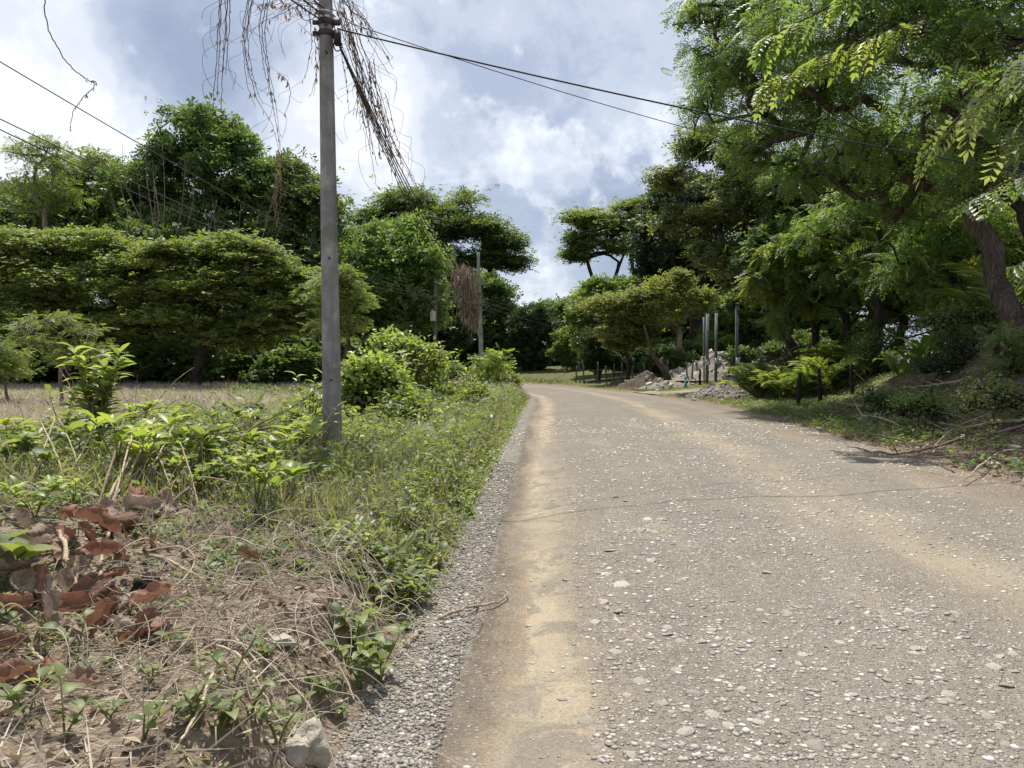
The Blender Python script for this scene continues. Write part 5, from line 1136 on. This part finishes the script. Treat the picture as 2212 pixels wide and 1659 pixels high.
# ------------------------------------------------------------------ leafy plants of the left verge, leaf by leaf
def leaf_mesh(rnd, mat, w=.2, curve=.5, rib=.012, seg=7):
    q = np.linspace(0, 1, seg); wd = w * np.sin(np.pi * q ** .85) ** .8 + .004; c = np.stack([q, 0 * q, .25 * q - curve * q ** 2], 1); vs = []
    for k, e_ in ((-1, 1), (0, 0), (1, 1)): vs.append(c + np.stack([0 * q, k * wd, e_ * (wd * .35) + rib * (np.arange(seg) % 2) * e_], 1))
    f = np.concatenate([np.stack([np.arange(seg - 1) + a, np.arange(seg - 1) + 1 + a, np.arange(seg - 1) + seg + 1 + a, np.arange(seg - 1) + seg + a], 1) for a in (0, seg)])
    return mesh('leaf', np.concatenate(vs), f, M[mat], True, {'rnd': np.full(3 * seg, rnd)})
LW = lambda m: .13 if m == 'weed' else 0.
LV = {m: [leaf_mesh(r, m, w + LW(m), c) for r, w, c in ((.15, .19, .35), (.45, .21, .5), (.75, .18, .25), (.95, .2, .65))] for m in ('lime', 'fresh', 'weed')}
def leafy_plant(label, base, stems, h, leaf, mat, seed, group=None, per=6, name='leafy_plant', lean=.35, tip_only=True, cat='plant'):
    g = np.random.default_rng(seed); root = thing(name, label, cat, base, 0, group); m = MB(); sites = []
    for k in range(stems):
        a = g.random() * 6.28; L = h * (.6 + .5 * g.random()); e_ = np.array([math.cos(a) * lean * L, math.sin(a) * lean * L, L]); C = spline(np.array([[0, 0, -.02], e_ * [.3, .3, .4], e_ * [.8, .8, .8], e_]), 8); m.tube(C, (.006 if h > .3 else .003) * (1.3 - np.linspace(0, 1, 8)) + .001, 4)
        for i in range(per):
            q = 1 - (.22 * g.random() if tip_only else .85 * i / per); sites.append((np.array([np.interp(q, np.linspace(0, 1, 8), C[:, j]) for j in range(3)]), a + i * 2.4 + g.normal() * .3, .25 + .55 * q * g.random()))
    m.build('stem', M['stem'], root, True)
    for p, a, el in sites:
        o = obj('leaf', LV[mat][g.integers(4)], root, p); o.rotation_euler = (g.normal() * .25, -el, a); s = leaf * (.6 + .6 * g.random()); o.scale = (s, s, s)
    return root
SG = 'light green broad-leaved shrubs of the left verge'
spots = [(60, 985), (175, 1005), (255, 1030), (110, 1045), (335, 1010), (395, 985), (440, 1000), (485, 975), (525, 1005), (560, 975), (600, 1000), (645, 985), (690, 1005), (725, 1020), (655, 1045), (590, 1055), (505, 1075), (450, 1075), (420, 1035), (555, 1120), (615, 1100),
         (470, 1030), (540, 1040), (380, 1060), (300, 1050), (30, 1030), (150, 960), (570, 940), (620, 945), (520, 945), (470, 950), (660, 960), (600, 925), (550, 930), (700, 1040), (640, 1010), (750, 985), (760, 1030), (490, 1000), (350, 975), (90, 960), (20, 985), (290, 985)]
spots = [q for q in spots if not (660 < q[0] < 770 and q[1] > 950)]
for k, (u, v) in enumerate(spots):
    leafy_plant('light green broad-leaved shrub in the thicket left of the near pole', gnd(u, v), 3 + k % 3, .20 + .22 * ((k * 7) % 5) / 4, .12 + .08 * ((k * 5) % 7) / 6, ('lime', 'fresh', 'lime', 'weed')[k % 4], 500 + k, SG)
tall = gnd(215, 975)
leafy_plant('tall upright bright green plant standing above the thicket on the left', tall, 12, .92, .19, 'fresh', 560, None, 18, lean=.2, tip_only=False)
leafy_plant('paler upright plant left of the tall bright green one', gnd(135, 965), 4, .6, .14, 'fresh', 561, None, 9, lean=.25, tip_only=False)
leafy_plant('thin shoot with few leaves leaning across the near pole', gnd(722, 985) + [0, -.6, 0], 2, .75, .13, 'lime', 562, None, 6, lean=.3, tip_only=False)
leafy_plant('lime feathery seedling patch at the left edge in front of the canes', gnd(75, 1120), 9, .22, .10, 'lime', 563, None, 6, lean=.7, tip_only=False)
leafy_plant('lime seedling patch right of the one at the left edge', gnd(160, 1100), 6, .2, .09, 'lime', 564, None, 6, lean=.7, tip_only=False)
leafy_plant('large-leaved plant cut by the left picture edge', np.array([-2.55, 3.5, Z(-2.55, 3.5)]), 4, .55, .24, 'lime', 565, None, 5, lean=.35, tip_only=False)
leafy_plant('big dark leaves low at the left picture edge', np.array([-2.5, 3.75, Z(-2.5, 3.75)]), 3, .16, .26, 'weed', 566, None, 4, lean=.6)
WG = 'small green weeds on the bare soil in front'
for k, (u, v) in enumerate([(235, 1560), (330, 1480), (165, 1440), (90, 1490), (415, 1540), (500, 1480), (580, 1440), (60, 1560), (25, 1330), (240, 1450), (420, 1580), (600, 1620), (730, 1560), (310, 1600), (140, 1600), (380, 1400), (280, 1330), (70, 1390), (700, 1500), (470, 1620), (540, 1560)]):
    leafy_plant('small green weed sprouting from the bare soil in front', gnd(u, v), 3, .06 + .05 * (k % 3), .038 + .009 * (k % 4), 'weed', 600 + k, WG, 4, 'small_weed', .6, False)
EG = 'leafy weeds on the cut bank along the road'
for k, (u, v) in enumerate([(790, 1440), (770, 1390), (850, 1330), (870, 1290), (900, 1260), (880, 1210), (930, 1190), (960, 1150), (985, 1110), (1010, 1070), (900, 1310), (820, 1480), (950, 1230), (920, 1130), (880, 1160), (1030, 1010), (840, 1250), (780, 1500)]):
    leafy_plant('leafy green weed on the cut bank beside the road', gnd(u, v), 4, .16 + .03 * (k % 3), .085, 'weed', 640 + k, EG, 5, 'bank_weed', .5, False)

for k, (u, v, D, h, lab) in enumerate(((770, 900, 14.2, 1.1, 'leafy shoot standing right beside the near pole'), (830, 880, 16, 1.3, 'leafy shoot rising from the regrowth on the cut trunk'), (880, 870, 18, 1.7, 'tallest leafy shoot between the two bushes'), (950, 860, 19, 1.5, 'leafy shoot at the right of the glossy bush'), (1010, 850, 22, 1.2, 'leafy shoot left of the feathery bush'), (672, 940, 11, .8, 'leafy shoot just left of the near pole'))):
    x = (u - 1106) / F2 * D; leafy_plant(lab, np.array([x, D, Z(x, D)]), 9, h, .15, 'lime' if k % 2 else 'fresh', 670 + k, 'leafy shoots around the bushes', 8, 'leafy_shoot', .35, False)
# ------------------------------------------------------------------ fallen teak leaves
def dead_leaf_mesh(seed):
    g = np.random.default_rng(seed); nu, nv = 19, 13; U, Vv = np.meshgrid(np.linspace(0, 1, nu), np.linspace(-1, 1, nv)); u, v = U.ravel(), Vv.ravel()
    wd = .43 * np.sin(np.pi * np.clip(u * .97 + .02, 0, 1) ** .8) ** .52 * (1 - .45 * np.abs(v) * np.clip(fbm(u * 6, np.sign(v) * 3 + seed, seed) * 2.2 - .9, 0, 1)); y = v * wd
    roll = g.uniform(.9, 2.9) * g.choice([-1, 1, 1]); bend = g.uniform(-1.2, 1.6); ph = g.random() * 6; tw = g.normal() * .7
    lop = g.uniform(-.25, .25); ang = (y / .34 + lop) * roll; yy = np.sin(ang) / abs(roll) * .34 * np.sign(roll); zz = (1 - np.cos(ang)) / abs(roll) * .34
    zz = zz + .20 * (fbm(u * 3.5 + seed, v * 2.0, seed) - .5) + .10 * (fbm(u * 8 + seed, v * 5, seed + 4) - .5) + .012 * np.sin(u * 30 - np.abs(v) * 9)
    a2 = (u - .5) * bend; x = np.sin(a2) / (abs(bend) + .05) * np.sign(bend + 1e-6) * (abs(bend) + .05) / (abs(bend) + 1e-3) if abs(bend) > .2 else u - .5
    zz = zz + (1 - np.cos(a2)) / (abs(bend) + .2); t2 = (u - .5) * tw; yy, zz = yy * np.cos(t2) - zz * np.sin(t2), yy * np.sin(t2) + zz * np.cos(t2)
    return mesh('dead_leaf', np.stack([x, yy, zz], 1), grid_faces(nu, nv), M['deadleaf'], True, {'lx': u, 'ly': v})
DL = [dead_leaf_mesh(700 + k) for k in range(12)]
def put_dead(o, p, size, rot):
    o.location = p; o.scale = (size, size, size); o.rotation_euler = rot; return o
def dead_leaf(label, u, v, wpx, k, rot, lift=.03, name='dead_leaf'):
    p = gnd(u, v); o = obj(name, DL[k % 12]); put_dead(o, p + [0, 0, lift], wpx * p[1] / F2, rot); return tag(o, label, 'leaf')
dead_leaf('cup-shaped curled brown leaf lying alone near the bottom left', 190, 1500, 89, 0, (.5, .1, .2), .05)
dead_leaf('reddish flat leaf standing upright, facing the camera on the leaf pile', 188, 1205, 72, 3, (.5, 1.0, 1.35), .11)
dead_leaf('small curled reddish leaf right of the upright one', 262, 1205, 59, 4, (.6, .7, 1.2), .07)
dead_leaf('grey curled leaf at the top of the leaf pile', 305, 1130, 80, 5, (.7, .2, .6), .10)
dead_leaf('dark brown folded leaf at the right end of the leaf pile', 352, 1122, 76, 6, (.5, .3, -.5), .09)
dead_leaf('grey-brown folded leaf lying alone right of the pile', 545, 1250, 68, 7, (.6, .2, .4), .04)
dead_leaf('upper pinkish leaf touching the lone folded one', 540, 1215, 59, 8, (-.3, .2, -.3), .03)
dead_leaf('brown leaf far back in the weeds before the pole', 672, 1110, 42, 9, (.4, .3, .3), .04)
dead_leaf('broad flat reddish leaf low at the right of the pile', 300, 1395, 85, 10, (.35, -.25, .5), .03)
dead_leaf('pale torn leaf cut by the left picture edge', 20, 1415, 85, 11, (.5, .1, .3), .04)
dead_leaf('pointed leaf with veins in the middle of the pile', 248, 1275, 63, 1, (.5, -.3, .9), .06)
pile_c = gnd(190, 1300); PILE = thing('leaf_pile', 'sprawling pile of big reddish-brown dead leaves at the lower left', 'leaf pile', pile_c)
g = np.random.default_rng(720)
pts = [(120, 1180), (90, 1205), (235, 1150), (270, 1160), (60, 1230), (130, 1230), (180, 1260), (100, 1310), (200, 1325), (245, 1350), (150, 1350), (290, 1345), (330, 1350), (220, 1390), (60, 1320), (30, 1360), (110, 1385), (170, 1400), (10, 1290), (270, 1400), (340, 1385), (60, 1480), (15, 1500), (210, 1180), (300, 1110), (150, 1165), (20, 1250), (230, 1240), (160, 1300), (320, 1400)]
for k, (u, v) in enumerate(pts):
    p = gnd(u, v); o = obj('leaf', DL[(k * 5 + 2) % 12], PILE); put_dead(o, p - pile_c + [0, 0, .05 + .09 * g.random()], (65 + 55 * g.random()) * p[1] / F2, (g.normal() * .6 + .4, g.normal() * .5, g.random() * 6.28))

for k in range(34):
    u, v = 10 + 350 * g.random(), 1130 + 370 * g.random()
    if u > 250 and v > 1420: continue
    p = gnd(u, v); o = obj('leaf', DL[(k * 7 + 3) % 12], PILE); put_dead(o, p - pile_c + [0, 0, .02 + .05 * g.random()], (32 + 34 * g.random()) * p[1] / F2, (g.normal() * .7 + .3, g.normal() * .6, g.random() * 6.28))
# ------------------------------------------------------------------ sticks, canes, shadow shape, rocks
def cane(label, pts, wpx, mat='stick', cat='stick', lift=.05, group=None, seed=0, name='dry_cane', rise=0.):
    P = np.array([gnd(u, v) for u, v in pts]); P[:, 2] += lift + rise * np.linspace(0, 1, len(P)); r = wpx * P[:, 1].mean() / F2 / 2; g = np.random.default_rng(seed); base = P[0].copy(); C = spline(P - base, 5 * len(P)); C = C + g.normal(size=C.shape) * r * .25
    m = MB(); m.tube(C, r * (1.1 - .35 * np.linspace(0, 1, len(C))) * (1 + .1 * g.normal(size=len(C))), 7); return tag(m.build(name, M[mat], None, True, base), label, cat, group)
cane('thick pale cane standing out of the leaf pile on the left', [(165, 1300), (150, 1250), (130, 1185)], 13, seed=1, rise=.05)
cane('pale cane lying between the upright leaf and the curled one', [(218, 1275), (222, 1215), (240, 1155)], 8, seed=2)
cane('curved pale stick reaching right from the leaf pile', [(290, 1212), (350, 1225), (400, 1250), (445, 1275)], 8, seed=3)
cane('thin brown stick leaning over the top of the leaf pile', [(235, 1165), (300, 1125), (370, 1085), (410, 1055)], 7, 'twig', seed=4, rise=.12)
cane('grey-brown stick pointing right at the end of the pile', [(310, 1140), (370, 1115), (425, 1085)], 8, 'twig', seed=5, rise=.1)
cane('short fat cane among the lower leaves', [(190, 1310), (180, 1270), (178, 1250)], 12, seed=6)
cane('broken pale cane at the left edge below the pile', [(50, 1420), (80, 1445), (110, 1470)], 9, seed=7)
cane('long thin stick curving down the bare soil', [(470, 1420), (520, 1450), (560, 1510), (590, 1570), (610, 1600)], 6, seed=8)
cane('brown stick lying toward the bottom picture edge', [(470, 1460), (450, 1520), (430, 1580), (390, 1650)], 8, seed=9)
cane('pale reed forming a loop right of the leaf pile', [(300, 1215), (385, 1200), (420, 1225), (400, 1270), (350, 1310)], 5, seed=10)
cane('thin reed arching across the soil beneath the lone leaf', [(380, 1390), (440, 1380), (500, 1400), (560, 1470)], 5, seed=11)
LC = 'long pale canes leaning in the thicket'
for k, (a, b) in enumerate([((205, 1130), (270, 1005)), ((215, 1125), (335, 985)), ((255, 1090), (335, 1000)), ((240, 1110), (290, 1030)), ((340, 1085), (300, 1010)), ((380, 1110), (320, 1030)), ((430, 1120), (390, 1060)), ((130, 1070), (210, 1020)), ((350, 1060), (430, 1010)), ((150, 1085), (90, 1010)), ((300, 1075), (380, 1005)), ((180, 1060), (130, 1000)), ((280, 1060), (250, 990)), ((60, 1060), (120, 1000)), ((420, 1090), (350, 1015))]):
    cane('long pale dry cane leaning in the thicket behind the leaf pile', [a, ((a[0] + b[0]) / 2 + 4, (a[1] + b[1]) / 2), b], 5.5 - (k > 3) * 1.8, 'stick' if k % 4 else 'twig', lift=.04, group=LC, seed=20 + k, rise=.35)
branchy('bent_twig', 'tall thin bare twig bending right above the thicket', 'twig', [(*gnd(480, 985)[:2], .0), (*(gnd(480, 985)[:2] + [.25, .2]), .3), (*(gnd(480, 985)[:2] + [.62, .3]), .62), (*(gnd(480, 985)[:2] + [.98, .4]), .98)], .011, 'twig', 741, 5, .3)
for k, (u, v) in enumerate(((105, 985), (70, 990), (180, 1000), (470, 985), (395, 1000))):
    p = gnd(u, v); branchy('brush_twig', 'dark twiggy brush lying among the shrubs on the left', 'twig', [(p[0], p[1], .1), (p[0] + .3, p[1] + .1, .3), (p[0] + .75, p[1] + .2, .28 + .05 * k)], .014, 'twig', 745 + k, 8, .45, 'dark twigs among the shrubs')
branchy('fallen_stick', 'curved stick with a forked twig lying on the sandy wheel track', 'stick', [(*gnd(952, 1346)[:2], .03), (*gnd(985, 1332)[:2], .03), (*gnd(1030, 1322)[:2], .035), (*gnd(1075, 1312)[:2], .03), (*gnd(1095, 1298)[:2], .035), (*gnd(1090, 1288)[:2], .03), (*gnd(1076, 1286)[:2], .02)], .010, 'stick', 751, 0)
p = gnd(1028, 1322); branchy('fallen_stick', 'small side fork of the curved stick on the wheel track', 'stick', [(p[0], p[1], .03), (*gnd(1036, 1305)[:2], .03), (*gnd(1046, 1290)[:2], .03)], .006, 'stick', 752, 3, .06)
cane('short rotten log piece at the foot of the cut bank', [(878, 1402), (892, 1385), (908, 1368)], 12, seed=40, lift=.015)
cane('thin dry stick lying on the shoulder gravel', [(830, 1442), (860, 1440), (885, 1438)], 3, seed=41, lift=.02)
cane('grey log piece half hidden in the weeds by the road edge', [(955, 985), (985, 1000), (1010, 1012)], 9, 'twig', seed=42, lift=.06)
# near-black shape added where there are only hollow shadows among the leaves
b = gnd(318, 1290); m = MB(); a = np.arange(14) / 14 * 6.28; g = np.random.default_rng(755)
prof = [(.0, .105), (.04, .085), (.07, .075), (.095, .07), (.10, .05), (.05, .035)]; vs = np.concatenate([np.stack([r_ * np.cos(a) * (1 + .12 * g.normal(size=14)), r_ * np.sin(a) * (1 + .12 * g.normal(size=14)), z_ + .012 * g.normal(size=14)], 1) for z_, r_ in prof])
m.add(vs, f4=[[i * 14 + j, i * 14 + (j + 1) % 14, (i + 1) * 14 + (j + 1) % 14, (i + 1) * 14 + j] for i in range(5) for j in range(14)]); m.add(np.array([[.05 * math.cos(q), .05 * math.sin(q), .055] for q in a]), f3=[[0, j, j + 1] for j in range(1, 13)])
tag(m.build('hollow_shadow', M['hollow_shade'], None, True, b - [0, 0, .02]), 'small black shape standing in for hollow shadow beside the leaf pile', 'stump')
def boulder(label, u, v, w, h, seed, sink=.2, name='boulder', group=None):
    p = gnd(u, v); g = np.random.default_rng(seed); k = p[1] / F2; vv, f = I3 if w > 40 else I2; vv = vv * np.array([1, 1, 1.])
    for _ in range(22):
        n = g.normal(size=3); n /= np.linalg.norm(n); lim = .5 + .35 * g.random(); vv = vv - np.clip(vv @ n - lim, 0, None)[:, None] * n
    n2 = fbm(vv[:, 0] * 7 + seed, vv[:, 2] * 7 + vv[:, 1] * 5, seed + 3, 4); n3 = fbm(vv[:, 0] * 2 + seed, vv[:, 2] * 2 - vv[:, 1] * 2, seed, 2); vv = vv * (1 + .34 * (n2 - .5) + .4 * (n3 - .5))[:, None] * np.array([w / 2, w / 2 * .85, h / 2]) * k * 1.5
    me = mesh(name, vv, f, M['rock'], False, {'rnd': np.full(len(vv), .1)}); return tag(obj(name, me, None, p + [0, 0, h * k * (.5 - sink)]), label, 'rock', group)
boulder('white limestone boulder at the foot of the cut bank, bottom of the picture', 676, 1640, 74, 105, 781, .2)
boulder('lower broken piece of limestone beside the boulder', 636, 1642, 60, 50, 782, .25)
boulder('small flat limestone sticking out of the bank edge', 612, 1400, 56, 24, 763, .1)
boulder('pale rock on the right bank under the dead branches', 1395 + 500, 908, 26, 22, 764, .3); boulder('white rock left of the dead branches on the right bank', 1862, 912, 22, 16, 765, .3)
boulder('pale rock at the right edge of the bank', 2150, 1010, 30, 18, 766, .3); boulder('rock half buried high on the right bank', 2190, 975, 26, 18, 767, .3); boulder('small pale rock in the verge grass before the palms', 1785, 838, 14, 6, 768, .3)
for k, (u, v) in enumerate(((1700, 905), (1640, 880), (1560, 868), (1660, 860), (1770, 930), (2000, 990), (2090, 1000), (1940, 960), (1500, 866), (1420, 846))):
    boulder('small pale stone at the edge of the right verge', u, v, 12, 7, 770 + k, .3, 'verge_stone', 'small stones along the right verge')

# dead wood on the right bank
def bankp(u, v, h=.06): p = gnd(u, v); return (p[0], p[1], h)
DW = [('long dead branch lying across the right bank', [(2240, 915), (2130, 935), (2010, 945), (1890, 918), (1830, 908)], .035, 9), ('lower dead branch sweeping toward the road edge', [(2230, 925), (2080, 970), (1950, 990), (1830, 985)], .03, 6),
      ('short dead branch with twigs near the last fence post', [(1850, 870), (1800, 905), (1790, 850)], .03, 7), ('dead branch with twigs in the middle of the bank', [(1930, 880), (1860, 895), (1820, 880)], .03, 10), ('thin stick leaning upward on the bank', [(2020, 920), (1990, 870), (1950, 830)], .015, 2),
      ('straight stick along the foot of the bank', [(2230, 1012), (2090, 1010), (1960, 1000)], .018, 2), ('crooked branch at the right picture edge', [(2230, 985), (2160, 1000), (2080, 1050)], .025, 5), ('thin stick low by the road at the right', [(2060, 1030), (2000, 1020), (1930, 1010)], .012, 3), ('dry fallen branch lying low along the verge grass', [(1990, 975), (1900, 960), (1830, 940)], .016, 4), ('pale bare stick sloping down the bank', [(2140, 900), (2060, 945), (2000, 990)], .016, 3), ('thin stick crossing the two long dead branches', [(2190, 880), (2120, 940), (2090, 1000)], .014, 4), ('forked twig near the rocks on the bank', [(1960, 900), (1900, 880), (1870, 860)], .02, 8), ('grey branch high on the shaded bank', [(2080, 830), (2000, 850), (1930, 845)], .03, 5)]
for k, (lab, pl, r_, tw) in enumerate(DW):
    branchy('dead_branch', lab, 'branch', [bankp(u, v, .06 + .10 * (i % 2) + (.25 if 'upward' in lab and i == 2 else 0)) for i, (u, v) in enumerate(pl)], r_, 'twig' if k % 3 else 'stick', 800 + k, tw, .55)
# plastic bottle
t = NT('clear plastic'); pb = t.N('ShaderNodeBsdfPrincipled'); pb.inputs['Base Color'].default_value = (.8, .84, .86, 1); pb.inputs['Roughness'].default_value = .15; pb.inputs['Transmission Weight'].default_value = .55; ob = t.N('ShaderNodeOutputMaterial'); t.L.new(pb.outputs[0], ob.inputs[0]); M['plastic'] = t.m; M['blue'] = plain('blue cap', (.02, .06, .35), .4)
b = gnd(1040, 1022); bt = thing('plastic_bottle', 'crushed clear plastic bottle with a blue cap in the weeds at the road edge', 'bottle', b + [-.03, 0, .045], .25); m = MB()
m.tube([(-.11, 0, 0), (-.105, 0, 0), (-.04, 0, .004), (-.01, 0, -.004), (.05, 0, 0), (.08, 0, 0), (.10, 0, 0)], [.025, .035, .036, .030, .036, .022, .014], 12); m.build('body', M['plastic'], bt, True); m = MB(); m.tube([(.10, 0, 0), (.122, 0, 0)], .017, 10); m.build('cap', M['blue'], bt)

# ------------------------------------------------------------------ look-alikes are told apart by their place
ORD = ['first', 'second', 'third', 'fourth', 'fifth', 'sixth', 'seventh', 'eighth', 'ninth', 'tenth']
def label_by_place(group, phrase, rows):
    os_ = [o for o in sc.objects if o.parent is None and o.get('group') == group]
    os_.sort(key=lambda o: o.location.y); n = len(os_); cut = np.array_split(np.arange(n), len(rows))
    for r_, ids in zip(rows, cut):
        row = sorted((os_[i] for i in ids), key=lambda o: o.location.x / max(o.location.y, .5))
        for k, o in enumerate(row): o['label'] = '%s, %s from the left%s' % (phrase, ORD[k] if k < 10 else '%dth' % (k + 1), (' ' + r_) if r_ else '')
label_by_place(SG, 'light green broad-leaved shrub in the left thicket', ['in the front row', 'in the second row', 'in the middle row', 'in the fourth row', 'in the back row'])
label_by_place(WG, 'small green weed on the bare soil', ['nearest the camera', 'in the middle', 'nearest the leaf pile'])
label_by_place(EG, 'leafy weed on the cut road bank', ['nearest the camera', 'half way along', 'farthest along'])
label_by_place(LC, 'pale dry cane leaning in the thicket', ['in front', 'at the back'])
label_by_place('dark shrubs along the far side of the field', 'dark shrub in the shade under the left wood', ['in front', 'behind'])
label_by_place('shrubs behind the bend', 'dark shrub closing the view behind the bend', ['in front', 'behind'])
label_by_place('shrubs behind the rubble heap', 'dark shrub behind the rubble heap', ['in front', 'behind'])
label_by_place('dark trees deep in the left wood', 'dark tree deep in the left wood', ['in front', 'behind'])
label_by_place('trees beyond the right bank', 'dark tree beyond the right bank', ['in front', 'behind'])
label_by_place('branches of the brush pile', 'bare cut branch of the brush pile', ['in front', 'behind'])
label_by_place('thin posts of the far wire fence', 'thin pale post of the far wire fence', [''])
label_by_place('small stones along the right verge', 'small pale stone along the right verge', [''])
label_by_place('dark twigs among the shrubs', 'dark twiggy brush among the left shrubs', [''])
for grp, ph, top in (('cables between the two concrete poles', 'black cable strung between the two concrete poles', 'top of the bundle'), ('cables toward the upper left', 'black cable leaving the near pole to the upper left', 'top'), ('cables beyond the far concrete pole', 'cable running from the far pole to the bend', 'top')):
    for k, o in enumerate(sorted((o for o in sc.objects if o.get('group') == grp and o.parent is None), key=lambda o: -o.location.z)): o['label'] = '%s, %s from the %s' % (ph, ORD[k], top)
